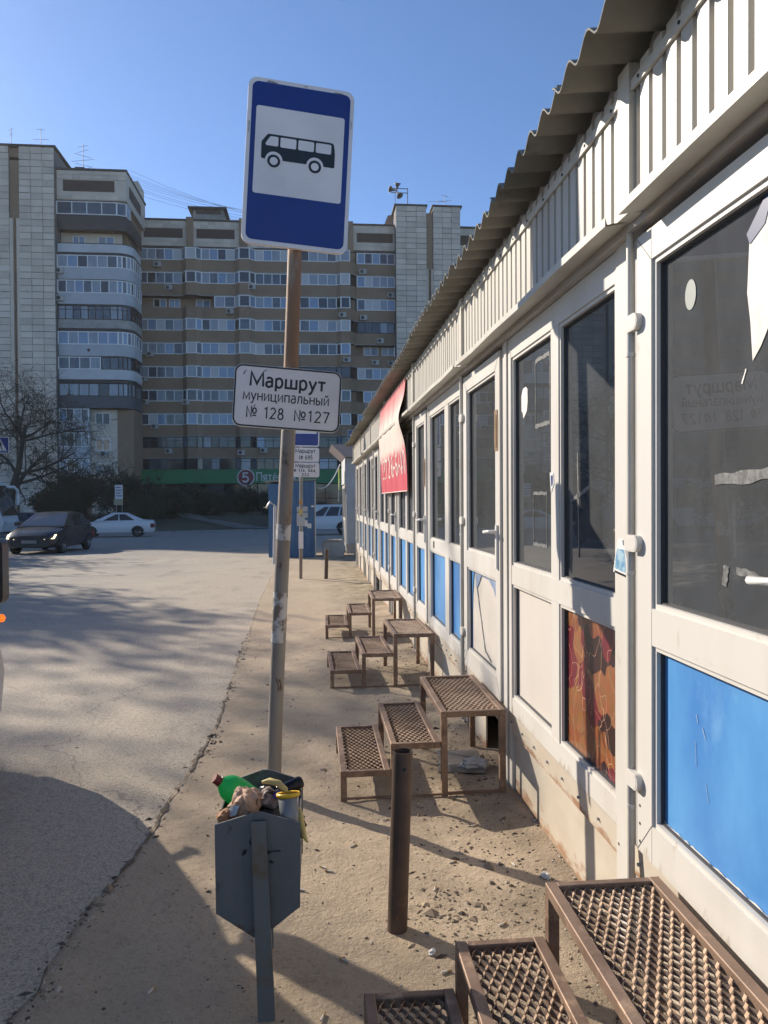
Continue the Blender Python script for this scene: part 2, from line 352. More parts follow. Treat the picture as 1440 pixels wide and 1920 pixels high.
# ------------------------------------------------------------ ground, lot, dirt strip
def ground_mat(name, base, dusty, kind):
    m = bpy.data.materials.new(name); m.use_nodes = True
    nt = m.node_tree; N = nt.nodes; L = nt.links; b = N['Principled BSDF']
    b.inputs['Roughness'].default_value = 0.9; b.inputs['Specular IOR Level'].default_value = 0.3
    geo = N.new('ShaderNodeNewGeometry'); P = geo.outputs['Position']
    def nz(s, d=6, r=0.6, st=None):
        v = P
        if st:
            mp = N.new('ShaderNodeMapping'); mp.inputs['Scale'].default_value = st; L.new(P, mp.inputs[0]); v = mp.outputs[0]
        n = N.new('ShaderNodeTexNoise'); n.inputs['Scale'].default_value = s; n.inputs['Detail'].default_value = d; n.inputs['Roughness'].default_value = r
        L.new(v, n.inputs['Vector']); return n.outputs['Fac']
    def mr(f, a, c, lo=0., hi=1.):
        r = N.new('ShaderNodeMapRange'); r.inputs[1].default_value = a; r.inputs[2].default_value = c; r.inputs[3].default_value = lo; r.inputs[4].default_value = hi
        L.new(f, r.inputs[0]); return r.outputs[0]
    def mth(op, a, c):
        x = N.new('ShaderNodeMath'); x.operation = op
        for i, q in enumerate((a, c)):
            if isinstance(q, (int, float)): x.inputs[i].default_value = q
            else: L.new(q, x.inputs[i])
        return x.outputs[0]
    def mix(f, a, c, mode='MIX'):
        x = N.new('ShaderNodeMix'); x.data_type = 'RGBA'; x.blend_type = mode
        if isinstance(f, float): x.inputs[0].default_value = f
        else: L.new(f, x.inputs[0])
        for i, q in ((6, a), (7, c)):
            if isinstance(q, tuple): x.inputs[i].default_value = (*q, 1)
            else: L.new(q, x.inputs[i])
        return x.outputs[2]
    sep = N.new('ShaderNodeSeparateXYZ'); L.new(P, sep.inputs[0])
    if kind == 'asphalt':
        near_kerb = mr(sep.outputs[0], -5.5, -1.2)
        far = mr(sep.outputs[1], 24., 34., 0., 0.75)
        d = mth('SUBTRACT', mth('ADD', mth('MULTIPLY', near_kerb, 0.9), mr(nz(0.35, 5, 0.6), 0.3, 0.7, 0.0, 0.75)), far)
        col = mix(d, base, dusty)
        col = mix(mr(nz(1.3, 4, 0.6, (1, .35, 1)), 0.56, 0.72, 0, 0.45), col, tuple(q * 0.55 for q in base))
        speck = nz(95, 2, 0.9)
        col = mix(mr(speck, 0.48, 0.62, 0, 0.6), col, tuple(q * 0.40 for q in base))
        col = mix(mr(nz(38, 3, 0.8), 0.52, 0.66, 0, 0.55), col, tuple(q * 0.5 for q in base))
        col = mix(mr(nz(0.55, 5, 0.65), 0.56, 0.68, 0, 0.35), col, tuple(q * 0.6 for q in base))
        col = mix(mr(nz(70, 2, 0.8), 0.54, 0.66, 0, 0.65), col, (0.56, 0.51, 0.44))
        # long fine cracks
        v = N.new('ShaderNodeTexVoronoi'); v.feature = 'DISTANCE_TO_EDGE'; v.inputs['Scale'].default_value = 0.22
        wv = N.new('ShaderNodeVectorMath'); wv.operation = 'ADD'
        nn = N.new('ShaderNodeTexNoise'); nn.inputs['Scale'].default_value = 1.4; nn.inputs['Detail'].default_value = 6
        L.new(P, nn.inputs['Vector']); L.new(P, wv.inputs[0]); L.new(nn.outputs['Color'], wv.inputs[1]); L.new(wv.outputs[0], v.inputs['Vector'])
        crack = mr(v.outputs['Distance'], 0.0006, 0.002, 0.35, 0.0)
        col = mix(crack, col, (0.03, 0.028, 0.025))
        hgt = mth('ADD', mth('MULTIPLY', speck, 0.8), mth('MULTIPLY', nz(14, 5), 0.8))
        bs, bd = 0.55, 0.012
    else:
        col = mix(mr(nz(1.1, 5, 0.6), 0.38, 0.66), base, dusty)
        col = mix(mr(nz(6, 6, 0.7), 0.55, 0.75, 0, 0.6), col, tuple(q * 0.62 for q in base))
        col = mix(mr(nz(60, 3, 0.9), 0.54, 0.68, 0, 0.6), col, tuple(q * 0.4 for q in base))
        col = mix(mr(nz(45, 2, 0.8), 0.63, 0.72, 0, 0.6), col, (0.52, 0.46, 0.37))
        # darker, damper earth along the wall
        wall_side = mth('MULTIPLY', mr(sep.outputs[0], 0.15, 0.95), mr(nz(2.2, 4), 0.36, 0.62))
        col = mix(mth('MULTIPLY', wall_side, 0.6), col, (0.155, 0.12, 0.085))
        grass = mth('MULTIPLY', mth('MULTIPLY', mr(sep.outputs[1], 11.5, 14.), mr(sep.outputs[0], 0.2, 0.9)), mr(nz(5, 4), 0.45, 0.6))
        col = mix(mth('MULTIPLY', grass, 0.55), col, (0.11, 0.12, 0.04))
        hgt = mth('ADD', mth('MULTIPLY', nz(50, 4, 0.8), 0.6), nz(9, 7, 0.7))
        bs, bd = 0.8, 0.02
    L.new(col, b.inputs['Base Color'])
    bp = N.new('ShaderNodeBump'); bp.inputs['Strength'].default_value = bs; bp.inputs['Distance'].default_value = bd
    L.new(hgt, bp.inputs['Height']); L.new(bp.outputs[0], b.inputs['Normal'])
    MATS[name] = m
    return m
asphalt_m = ground_mat('asphalt', (0.31, 0.285, 0.25), (0.50, 0.42, 0.32), 'asphalt')
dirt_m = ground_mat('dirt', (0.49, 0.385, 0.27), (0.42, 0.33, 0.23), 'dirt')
earth_m = mat('bank_earth', (0.075, 0.07, 0.045), 0.95, col2=(0.05, 0.065, 0.03), vscale=0.6, col3=(0.10, 0.08, 0.05), s3=3, lo3=0.5, hi3=0.65, bump=0.4, bscale=12, bdist=0.05)

def sheet(name, xs, ys, zf, m, kind='structure'):
    mb = MB(); nx = len(xs)
    mb.v = [(x, y, zf(x, y)) for y in ys for x in xs]
    for j in range(len(ys) - 1):
        for i in range(nx - 1):
            mb.f.append((j * nx + i, j * nx + i + 1, (j + 1) * nx + i + 1, (j + 1) * nx + i)); mb.m.append(0); mb.s.append(True)
    return tag(mb.build(name, m), kind=kind)
def steps(a, b, d): 
    n = max(1, int(round((b - a) / d))); return [a + (b - a) * i / n for i in range(n + 1)]
CRACK = [(-1.15, -40), (-1.12, 1.2), (-0.96, 2.6), (-0.90, 3.3), (-0.79, 4.0), (-0.72, 5.6), (-0.78, 8.3), (-0.886, 13.3), (-0.91, 19.9), (-1.0, 26), (-1.2, 60)]
def crack_x(y):
    for (x0, y0), (x1, y1) in zip(CRACK, CRACK[1:]):
        if y <= y1:
            t = (y - y0) / (y1 - y0); return x0 + (x1 - x0) * t + 0.05 * mnoise.noise((y * 1.3, 3.1, 0)) + 0.025 * mnoise.noise((y * 7, 1.1, 0))
    return -1.2
sheet('ground', steps(-260, 260, 20), steps(-60, 14, 6) + steps(14, 60, 4)[1:] + steps(60, 420, 20)[1:], lambda x, y: ground_z(x, min(y, 62)) - 0.03, earth_m)
# asphalt lot with a kerb edge on the far side
ys = steps(-40, 1, 2) + steps(1, 12, 0.15)[1:] + steps(12, 30, 0.5)[1:] + steps(30, 62, 2)[1:]
mb = MB(); us = [0, .004, .01, .02, .04, .08, .15, .3, .6, 1]
for y in ys:
    cx = crack_x(y)
    for u in us: mb.v.append((cx - u * 90, y, ground_z(0, y) + 0.009))
n = len(us)
for j in range(len(ys) - 1):
    for i in range(n - 1): mb.f.append((j * n + i + 1, j * n + i, (j + 1) * n + i, (j + 1) * n + i + 1)); mb.m.append(0); mb.s.append(True)
tag(mb.build('road', asphalt_m), kind='structure')
# asphalt beyond the kiosk row
sheet('road_end', steps(-1.25, 60, 3), steps(26.5, 66, 3), lambda x, y: ground_z(x, y) - 0.004, asphalt_m)
def dirt_z(x, y):
    return ground_z(x, y) + 0.008 + 0.010 * mnoise.noise((x * 2.3, y * 2.3, 5)) + 0.007 * mnoise.noise((x * 9, y * 9, 2)) + 0.02 * max(0, (x - 0.9) / 0.4)
mb = MB(); ys = steps(-2, 1, 0.5) + steps(1, 8, 0.035)[1:] + steps(8, 14, 0.1)[1:] + steps(14, 27.5, 0.4)[1:]
us = steps(0, 1, 1 / 46)
for y in ys:
    c = crack_x(y) - 0.05
    for u in us:
        x = c + u * (1.32 - c); k = min(1, max(0, (x - c - .03) / .22)); mb.v.append((x, y, (ground_z(x, y) + .0125) * (1 - k) + dirt_z(x, y) * k - (0.03 if u == 0 else 0)))
n = len(us)
for j in range(len(ys) - 1):
    for i in range(n - 1): mb.f.append((j * n + i, j * n + i + 1, (j + 1) * n + i + 1, (j + 1) * n + i)); mb.m.append(0); mb.s.append(True)
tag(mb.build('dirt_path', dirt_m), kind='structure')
# the jagged gap between asphalt and earth
mb = MB(); crack_m = mat('crack_soil', (0.19, 0.145, 0.10), 0.95, col2=(0.08, 0.06, 0.045), vscale=30, bump=0.6, bscale=80)
ys = steps(1.5, 22, 0.03)
for y in ys:
    c = crack_x(y); w = max(0.0, (-0.003 if y > 3.4 else -0.008) + 0.014 * mnoise.noise((y * 2.1, 9, 0)) + 0.020 * mnoise.noise((y * 17, 9, 0)) + (0.008 if 3.3 < y < 6.5 else 0))
    z = ground_z(0, y) + 0.0175
    mb.v += [(c - w * 0.7 + 0.010 * mnoise.noise((y * 40, 1, 0)), y, z), (c + 0.003 + w + 0.010 * mnoise.noise((y * 40, 5, 0)), y, z + 0.001)]
for j in range(len(ys) - 1): mb.f.append((2 * j, 2 * j + 1, 2 * j + 3, 2 * j + 2)); mb.m.append(0); mb.s.append(False)
tag(mb.build('pavement_crack', crack_m), kind='structure')

# far kerb, bank of grass and the path on it
KERB = [(-60, 52.5), (-24, 53.5), (-14, 54.2), (-10.6, 55), (-5.6, 58.5), (0, 61), (14, 63.5), (60, 65)]
def kerb_y(x):
    for (x0, y0), (x1, y1) in zip(KERB, KERB[1:]):
        if x <= x1: return y0 + (y1 - y0) * (x - x0) / (x1 - x0)
    return 65
mb = MB(); kxs = steps(-60, 60, 2)
for x in kxs:
    y = kerb_y(x); z = ground_z(x, y)
    mb.v += [(x, y, z - 0.05), (x, y, z + 0.13), (x, y + 0.18, z + 0.13), (x, y + 0.18, z - 0.05)]
for j in range(len(kxs) - 1):
    a, b = 4 * j, 4 * j + 4
    for i in range(3): mb.f.append((a + i, b + i, b + i + 1, a + i + 1)); mb.m.append(0); mb.s.append(False)
tag(mb.build('kerb', mat('kerb_stone', (0.30, 0.29, 0.27), 0.9, col2=(0.2, 0.19, 0.18), vscale=2)), kind='structure')
def bank_z(x, y):
    t = max(0.0, min(1.0, (y - kerb_y(x)) / 16.0)); z0 = ground_z(x, kerb_y(x)) + 0.12
    return z0 + (0.45 - z0 * 1.0) * (t * t * (3 - 2 * t)) * 0.95 + 0.08 * mnoise.noise((x * .3, y * .3, 0)) * min(1, t * 6)
mb = MB(); ts = steps(0, 1, 0.05)
for x in kxs:
    for t in ts:
        y = kerb_y(x) + 0.17 + t * 34; mb.v.append((x, y, bank_z(x, y)))
n = len(ts)
for j in range(len(kxs) - 1):
    for i in range(n - 1): mb.f.append((j * n + i, (j + 1) * n + i, (j + 1) * n + i + 1, j * n + i + 1)); mb.m.append(0); mb.s.append(True)
tag(mb.build('grass_bank', earth_m), kind='structure')
mb = MB(); pth = [(-4.4, 59.5), (-5.6, 61.5), (-8.5, 65), (-11, 69), (-12.4, 75), (-12, 82)]
for i, (x, y) in enumerate(pth):
    w = 1.3 if i < 3 else 0.8
    mb.v += [(x - w, y, bank_z(x - w, y) + 0.05), (x + w, y + .2, bank_z(x + w, y + .2) + 0.05)]
for i in range(len(pth) - 1): mb.f.append((2 * i, 2 * i + 1, 2 * i + 3, 2 * i + 2)); mb.m.append(0); mb.s.append(True)
tag(mb.build('path', mat('path_concrete', (0.17, 0.165, 0.15), 0.9, col2=(0.12, 0.115, 0.105), vscale=1)), kind='structure')

# ------------------------------------------------------------ the kiosk row on the right
FX = 1.10
kiosk = thing('market_pavilion', 'long white shop pavilion with blue lower panels and corrugated slate roof along the dirt strip', 'pavilion', (1.1, 8, 0))
pane_near = glass('pane_near', (0.55, 0.60, 0.60), 0.5, 0.15, (0.46, 0.48, 0.49), 0.012, 1.6, 4.0)
pane_far = glass('pane_far', (0.5, 0.56, 0.58), 0.42, 0.2, (0.45, 0.46, 0.46), 0.03, 1.5)
gasket = mat('gasket', (0.05, 0.05, 0.055), 0.6)

def opening(mb, y0, y1, z0, z1, x=FX):
    """bead and gasket round a pane"""
    for t, xa, xb, m in ((0.016, x + .010, x + .05, 0), (0.006, x + .024, x + .05, 1)):
        a = 0.0 if m == 0 else 0.016
        A, B, C, D = y0 + a, y1 - a, z0 + a, z1 - a
        mb.box(xa, A, C, xb, A + t, D, m); mb.box(xa, B - t, C, xb, B, D, m)
        mb.box(xa, A + t, C, xb, B - t, C + t, m); mb.box(xa, A + t, D - t, xb, B - t, D, m)
def pane_obj(name, y0, y1, z0, z1, m, parent, x=FX, th=0.006):
    mb = MB(); mb.box(x + .036, y0 + .018, z0 + .018, x + .036 + th, y1 - .018, z1 - .018)
    return mb.build(name, m, parent)
ZL0, ZL1, ZG0, ZG1 = 0.545, 1.18, 1.285, 2.435
def window_unit(y0, y1, splits, lower, near=True, pane=None, st=.045):
    """splits: list of (mullion start, end); lower: panel material per bay from the near side"""
    edges = [y0 + st] + [e for s in splits for e in s] + [y1 - st]
    bays = [(edges[2 * i], edges[2 * i + 1]) for i in range(len(edges) // 2)]
    mb = MB()
    mb.box(FX, y0, .455, FX + .06, y0 + st, 2.545); mb.box(FX, y1 - st, .455, FX + .06, y1, 2.545)
    mb.box(FX + .002, y0 + st, .455, FX + .06, y1 - st, ZL0)
    mb.box(FX + .002, y0 + st, ZL1, FX + .06, y1 - st, ZG0)
    mb.box(FX + .002, y0 + st, ZG1, FX + .06, y1 - st, 2.545)
    for a, b in splits:
        mb.box(FX + .004, a, ZL0, FX + .06, b, ZL1); mb.box(FX + .004, a, ZG0, FX + .06, b, ZG1)
    for a, b in bays:
        opening(mb, a, b, ZG0, ZG1); opening(mb, a, b, ZL0, ZL1)
    w = mb.build('window', [white_pvc, gasket], kiosk)
    for (a, b), lm in zip(bays, lower):
        pane_obj('pane', a, b, ZG0, ZG1, pane or (pane_near if near else pane_far), w)
        pane_obj('panel', a, b, ZL0, ZL1, lm, w, th=.014)
    return w
def door_unit(y0, y1, lower, near=True, hinges=True, handle=True):
    x = FX - .012; sw = .108
    mb = MB()
    mb.box(x, y0, .465, x + .06, y0 + sw, 2.52); mb.box(x, y1 - sw, .465, x + .06, y1, 2.52)
    mb.box(x + .001, y0 + sw, .465, x + .06, y1 - sw, .585); mb.box(x + .001, y0 + sw, 1.175, x + .06, y1 - sw, ZG0 + .01)
    mb.box(x + .001, y0 + sw, 2.42, x + .06, y1 - sw, 2.52)
    opening(mb, y0 + sw, y1 - sw, ZG0 + .01, 2.42, x); opening(mb, y0 + sw, y1 - sw, .585, 1.175, x)
    if near:
        for ya, yb, za, zb in ((y1, y1 - sw, 2.52, 2.42), (y0, y0 + sw, 2.52, 2.42), (y1, y1 - sw, .465, .585), (y0, y0 + sw, .465, .585)):
            mb.prism([(x - .0012, ya, za), (x - .0012, ya, za - .0022 * (1 if za > 1 else -1)), (x - .0012, yb, zb - .0022 * (1 if za > 1 else -1)), (x - .0012, yb, zb)], (.0008, 0, 0), 1)
        for zz in (.50, .56, .62):
            mb.tube([(x + .001, y1 - .02, zz), (x - .002, y1 - .02, zz)], .005, 6, 1)
    d = mb.build('door', [white_pvc, gasket], kiosk)
    pane_obj('pane', y0 + sw, y1 - sw, ZG0 + .01, 2.42, pane_near if near else pane_far, d, x)
    pane_obj('panel', y0 + sw, y1 - sw, .585, 1.175, lower, d, x, th=.012)
    if hinges:
        for z in (2.24, 1.50, 0.70):
            mb = MB(); hx = x - .022
            P = [(hx, y1 - .045 + u, z + v) for u, v in rrect(0, -.028, .105, .028, .026, 5)]
            mb.prism(P, (.022, 0, 0), 0, True)
            mb.prism([(hx - .001, p[1] * .86 + (y1 + .0075) * .14, p[2] * .86 + z * .14) for p in P], (.004, 0, 0), 0, True)
            mb.tube([(x - .008, y1 + .035, z - .03), (x - .008, y1 + .035, z - .10)], .014, 10, 1)
            mb.tube([(x - .008, y1 + .035, z - .095), (x - .008, y1 + .035, z - .108)], .017, 10, 0)
            mb.build('hinge', [white_pvc, grey_metal], d, sharp=40)
    if handle:
        mb = MB(); yh = y0 + .05
        mb.box(x - .014, yh - .016, 1.24, x, yh + .016, 1.50)
        mb.tube([(x - .012, yh, 1.46), (x - .05, yh, 1.46), (x - .055, yh + .02, 1.46), (x - .055, yh + .125, 1.455)], .011, 8)
        mb.build('handle', mat('handle_white', (0.66, 0.65, 0.62), 0.35), d, sharp=50)
    return d
def post(y0, y1, x=FX - .004, z0=0.02, z1=2.56):
    mb = MB(); mb.box(x, y0, z0, x + .07, y1, z1)
    return mb.build('post', white_pvc, kiosk)

art = bpy.data.materials.new('art_print'); art.use_nodes = True
def make_art(m):
    nt = m.node_tree; N = nt.nodes; L = nt.links; b = N['Principled BSDF']; b.inputs['Roughness'].default_value = 0.22
    geo = N.new('ShaderNodeNewGeometry')
    mp = N.new('ShaderNodeMapping'); mp.inputs['Rotation'].default_value = (radians(28), 0, 0); L.new(geo.outputs['Position'], mp.inputs[0])
    wn_ = N.new('ShaderNodeTexNoise'); wn_.inputs['Scale'].default_value = 4; L.new(geo.outputs['Position'], wn_.inputs['Vector'])
    add = N.new('ShaderNodeVectorMath'); add.operation = 'MULTIPLY_ADD'; L.new(wn_.outputs['Color'], add.inputs[0]); add.inputs[1].default_value = (.12, .12, .12); L.new(mp.outputs[0], add.inputs[2])
    br = N.new('ShaderNodeTexVoronoi'); br.inputs['Scale'].default_value = 6.5; br.distance = 'CHEBYCHEV'; L.new(add.outputs[0], br.inputs['Vector'])
    r = N.new('ShaderNodeValToRGB'); L.new(br.outputs['Color'], r.inputs[0])
    e = r.color_ramp.elements; e[0].position = 0.0; e[0].color = (.30, .10, .05, 1); e[1].position = 1.0; e[1].color = (.03, .02, .02, 1)
    for p, c in ((.3, (.34, .12, .045, 1)), (.45, (.22, .035, .045, 1)), (.58, (.05, .025, .025, 1)), (.72, (.36, .15, .065, 1))):
        q = e.new(p); q.color = c
    r.color_ramp.interpolation = 'CONSTANT'
    n3 = N.new('ShaderNodeTexNoise'); n3.inputs['Scale'].default_value = 22; n3.inputs['Detail'].default_value = 6; L.new(geo.outputs['Position'], n3.inputs['Vector'])
    x = N.new('ShaderNodeMix'); x.data_type = 'RGBA'; x.blend_type = 'MULTIPLY'; x.inputs[0].default_value = .6
    L.new(r.outputs[0], x.inputs[6]); L.new(n3.outputs['Color'], x.inputs[7])
    # pale scratch lines in the film
    v = N.new('ShaderNodeTexVoronoi'); v.feature = 'DISTANCE_TO_EDGE'; v.inputs['Scale'].default_value = 5.5
    mp2 = N.new('ShaderNodeMapping'); mp2.inputs['Scale'].default_value = (1, 1.7, .55); L.new(geo.outputs['Position'], mp2.inputs[0])
    ad2 = N.new('ShaderNodeVectorMath'); ad2.operation = 'MULTIPLY_ADD'; L.new(wn_.outputs['Color'], ad2.inputs[0]); ad2.inputs[1].default_value = (.5, .5, .5); L.new(mp2.outputs[0], ad2.inputs[2])
    L.new(ad2.outputs[0], v.inputs['Vector'])
    mr = N.new('ShaderNodeMapRange'); mr.inputs[1].default_value = .004; mr.inputs[2].default_value = .011; mr.inputs[3].default_value = .75; mr.inputs[4].default_value = 0; L.new(v.outputs['Distance'], mr.inputs[0])
    x2 = N.new('ShaderNodeMix'); x2.data_type = 'RGBA'; L.new(mr.outputs[0], x2.inputs[0]); L.new(x.outputs[2], x2.inputs[6]); x2.inputs[7].default_value = (.62, .36, .24, 1)
    L.new(x2.outputs[2], b.inputs['Base Color'])
make_art(art)

# unit by unit from the near end
window_unit(-0.35, 1.42, [(0.47, 0.60)], [blue_film, blue_film])
post(1.425, 1.56)
door1 = door_unit(1.565, 2.50, blue_film)
post(2.585, 2.70)
win2 = window_unit(2.705, 4.215, [(3.38, 3.49)], [art, cream_panel], st=.016)
for a, b, dx in ((4.22, 4.275, .006), (4.285, 4.335, -.004), (4.345, 4.40, .004)): post(a, b, FX + dx)
door2 = door_unit(4.41, 5.49, cream_panel)
post(5.555, 5.65)
window_unit(5.655, 7.215, [(6.20, 6.375)], [blue_film, blue_film])
post(7.22, 7.275); post(7.285, 7.34, FX + .004)
door_unit(7.345, 8.13, blue_film)
starts = [8.20, 10.94, 13.68, 16.42]
for i, s in enumerate(starts):
    post(s, s + .10)
    window_unit(s + .105, s + 1.66, [(s + .80, s + .93)], [blue_film, blue_film], near=False)
    post(s + 1.665, s + 1.72); post(s + 1.73, s + 1.80, FX + .004)
    door_unit(s + 1.805, s + 2.66, blue_film, near=False)
post(19.16, 19.28)
# grey strips and added rods standing for the groove shade beside the door hinges
for a, b in ((2.502, 2.583), (5.492, 5.553), (8.132, 8.198)) + tuple((s + 2.662, s + 2.738) for s in starts):
    mb = MB(); mb.box(FX + .012, a, .03, FX + .03, b, 2.56, 0); mb.tube([(FX - .02, (a + b) / 2 - .006, .05), (FX - .02, (a + b) / 2 - .006, 2.55)], .014, 8, 1)
    mb.build('groove_shade_strip', [grey_metal, trim_m], kiosk, sharp=50)
# skirt sheets with a folded top strip and screws
edges = [-2.4, -.35, 1.49, 2.60, 4.30, 4.50, 4.95, 5.60, 7.25, 8.16, 9.9, 10.90, 12.6, 13.64, 15.4, 16.38, 18.2, 19.28]
for i, (a, b) in enumerate(zip(edges, edges[1:])):
    mb = MB(); low = -0.03 if not (4.49 < a < 4.51 or 12.5 < a < 12.7) else 0.30
    mb.box(FX + .024, a + .003, low, FX + .034, b - .003, .40, 0)
    mb.add([(FX + .003, a + .002, .453), (FX + .003, b - .002, .453), (FX + .009, b - .002, .345 + R(-.01, .01)), (FX + .009, a + .002, .345 + R(-.01, .01))], [(0, 1, 2, 3)], 0)
    mb.add([(FX + .009, a + .002, .345), (FX + .009, b - .002, .345), (FX + .024, b - .002, .335), (FX + .024, a + .002, .335)], [(0, 1, 2, 3)], 1)
    for y in steps(a + .08, b - .08, .22):
        mb.tube([(FX + .006, y, .40), (FX - .004, y, .40)], .007, 6, 2)
    mb.build('base_sheet', [skirt_m, rust_steel, grey_metal], kiosk)
# fascia: ribbed sheets, trims, drip ledges
def ribbed(mb, y0, y1, z0, z1, xo=1.035, depth=.024, pitch=.09, m=0):
    prof = []; y = y0
    while y < y1 - 1e-4:
        for t, d in ((0, depth), (.006, 0), (.068, 0), (.075, depth)):
            if y + t < y1: prof.append((xo + d, y + t))
        y += pitch
    prof.append((xo + depth, y1)); n = len(prof)
    mb.add([(x, y, z0) for x, y in prof] + [(x, y, z1) for x, y in prof] + [(x + .002, y, z0) for x, y in prof] + [(x + .002, y, z1) for x, y in prof],
           [(i, n + i, n + i + 1, i + 1) for i in range(n - 1)] + [(2 * n + i, 2 * n + i + 1, 3 * n + i + 1, 3 * n + i) for i in range(n - 1)]
           + [(n + i, 3 * n + i, 3 * n + i + 1, n + i + 1) for i in range(n - 1)], m)
fe = [-2.4, -.2, 2.44, 5.24, 7.80, 10.92, 13.66, 16.40, 19.28]
for k, (a, b) in enumerate(zip(fe, fe[1:])):
    mb = MB(); ribbed(mb, a + .055, b - .045, 2.585, 3.022 + R(-.008, .010)); mb.build('fascia_sheet', fascia_m, kiosk)
    mb = MB(); mb.box(1.024, a + .052, 2.955, 1.034, b - .042, 2.988)
    for y_ in steps(a + .12, b - .1, .27): mb.tube([(1.026, y_, 2.972), (1.020, y_, 2.972)], .006, 6, 1)
    mb.build('fascia_trim', [trim_m, gasket], kiosk)
    mb = MB(); mb.box(1.018, b - .04, 2.57, 1.064, b + .05, 3.03 + R(-.01, .03)); mb.build('fascia_post', trim_m, kiosk)
    sag = [R(-.008, .008) for _ in range(6)]
    mb = MB(); ysn = steps(a + .06, b - .05, (b - a) / 5.001); vs = []
    for j, y in enumerate(ysn):
        dz = sag[j % 6]; vs += [(1.098, y, 2.583), (.985, y, 2.560 + dz), (.978, y, 2.560 + dz), (.978, y, 2.590 + dz), (.985, y, 2.565 + dz), (1.098, y, 2.588)]
    fs = []
    for j in range(len(ysn) - 1):
        for q in range(5): fs.append((6 * j + q, 6 * j + q + 1, 6 * j + q + 7, 6 * j + q + 6))
    mb.add(vs, fs); mb.build('awning', trim_m, kiosk)
mb = MB(); mb.box(1.066, -2.4, 2.548, 1.20, 19.28, 3.12); mb.build('header_beam', mat('soffit_board', (0.46, 0.43, 0.40), 0.7, col2=(0.36, 0.34, 0.31), vscale=3), kiosk)
# wavy slate roof, sheet by sheet
def roof_sheet(y0, ny, seed):
    r_ = random.Random(seed); mb = MB(); x0, x1 = .86 + r_.uniform(-.025, .02), 4.7; dz = r_.uniform(-.006, .010); tilt = r_.uniform(-.010, .010)
    nyv = ny * 8; xs = [x0, x0 + .3, 2.6, x1]; vs = []
    for top in (1, 0):
        for i in range(nyv + 1):
            y = y0 + .17 * ny * i / nyv
            zz = 3.062 + .026 * cos(2 * pi * i / 8) + dz + tilt * i / nyv + (.007 if top else 0)
            for x in xs: vs.append((x, y, zz + (x - .86) * .09))
    W_ = 4; n_ = (nyv + 1) * W_; fs = []
    for i in range(nyv):
        for q in range(3):
            a = i * W_ + q; fs.append((a, a + 1, a + W_ + 1, a + W_)); fs.append((n_ + a, n_ + a + W_, n_ + a + W_ + 1, n_ + a + 1))
        fs.append((i * W_, (i + 1) * W_, n_ + (i + 1) * W_, n_ + i * W_))
    for e in (0, nyv):
        for q in range(3): fs.append((e * W_ + q, n_ + e * W_ + q, n_ + e * W_ + q + 1, e * W_ + q + 1))
    mb.add(vs, fs, 0, True)
    return mb.build('roof_sheet', slate_m, kiosk, sharp=60)
y = -2.45; k = 0
while y < 19.2:
    roof_sheet(y, 6, k); y += 6 * .17; k += 1
# shell behind the front
mb = MB()
mb.box(4.4, -2.4, -.1, 4.5, 19.28, 3.2); mb.box(1.20, -2.5, -.1, 4.5, -2.402, 3.1); mb.box(1.145, 19.282, -.1, 4.5, 19.38, 3.05)
mb.box(1.17, -2.4, .36, 4.4, 19.28, .43); mb.box(1.21, -2.4, 2.85, 4.4, 19.28, 2.90)
mb.build('shell', mat('end_wall', (0.5, 0.49, 0.46), 0.7, col2=(0.35, 0.34, 0.32), vscale=2), kiosk)
for yy in (1.5, 4.30, 7.28, 10.9, 13.64, 16.38):
    mb = MB(); mb.box(1.19, yy, .44, 4.39, yy + .06, 2.84); mb.build('partition', room_m, kiosk)
mb = MB(); mb.box(4.34, -2.38, .44, 4.39, 19.2, 2.84); mb.box(1.24, -2.38, .432, 4.33, 19.2, .437); mb.build('room_lining', room_m, kiosk)
# blocks in the opening under the second door
mb = MB(); mb.box(1.16, 4.62, 0, 1.3, 4.72, .3); mb.build('support_block', skirt_m, kiosk)

# tape, paper scraps and labels left on the glass
tape_m = mat('old_tape', (0.20, 0.20, 0.195), 0.5, col2=(0.09, 0.09, 0.09), vscale=45, vlo=.4, vhi=.6)
paper_m = mat('torn_paper', (0.74, 0.70, 0.64), 0.7, col2=(0.62, 0.57, 0.5), vscale=12)
brown_tape = mat('brown_tape', (0.33, 0.22, 0.13), 0.35, col2=(0.24, 0.15, 0.09), vscale=14)
def scrap(name, pts, m, parent, x=FX + .0335, th=.0012):
    mb = MB(); mb.prism([(x, a, b) for a, b in pts], (th, 0, 0)); return mb.build(name, m, parent)
def ragged(y0, z0, y1, z1, w, n=10, seed=0):
    r_ = random.Random(seed); d = Vector((y1 - y0, z1 - z0)); L_ = d.length; d.normalize(); nn = Vector((-d.y, d.x)); A = []; B = []
    for i in range(n + 1):
        p = Vector((y0, z0)) + d * (L_ * i / n); A.append(p + nn * (w * r_.uniform(.25, .6))); B.append(p - nn * (w * r_.uniform(.25, .6)))
    return [tuple(p) for p in A] + [tuple(p) for p in reversed(B)]
def tape_frame(y0, y1, z0, z1, w, parent, seed):
    for q, (a, b, c, d) in enumerate(((y0, z1, y1, z1), (y0, z0, y1, z0), (y0, z0, y0, z1), (y1, z0, y1, z1))):
        scrap('tape_strip', ragged(a, b, c, d, w * (1 if q < 2 else .35), 8, seed + q), tape_m, parent)
tape_frame(3.60, 3.84, 2.02, 2.35, .024, win2, 1)
tape_frame(3.65, 3.88, 1.42, 1.68, .02, win2, 9)
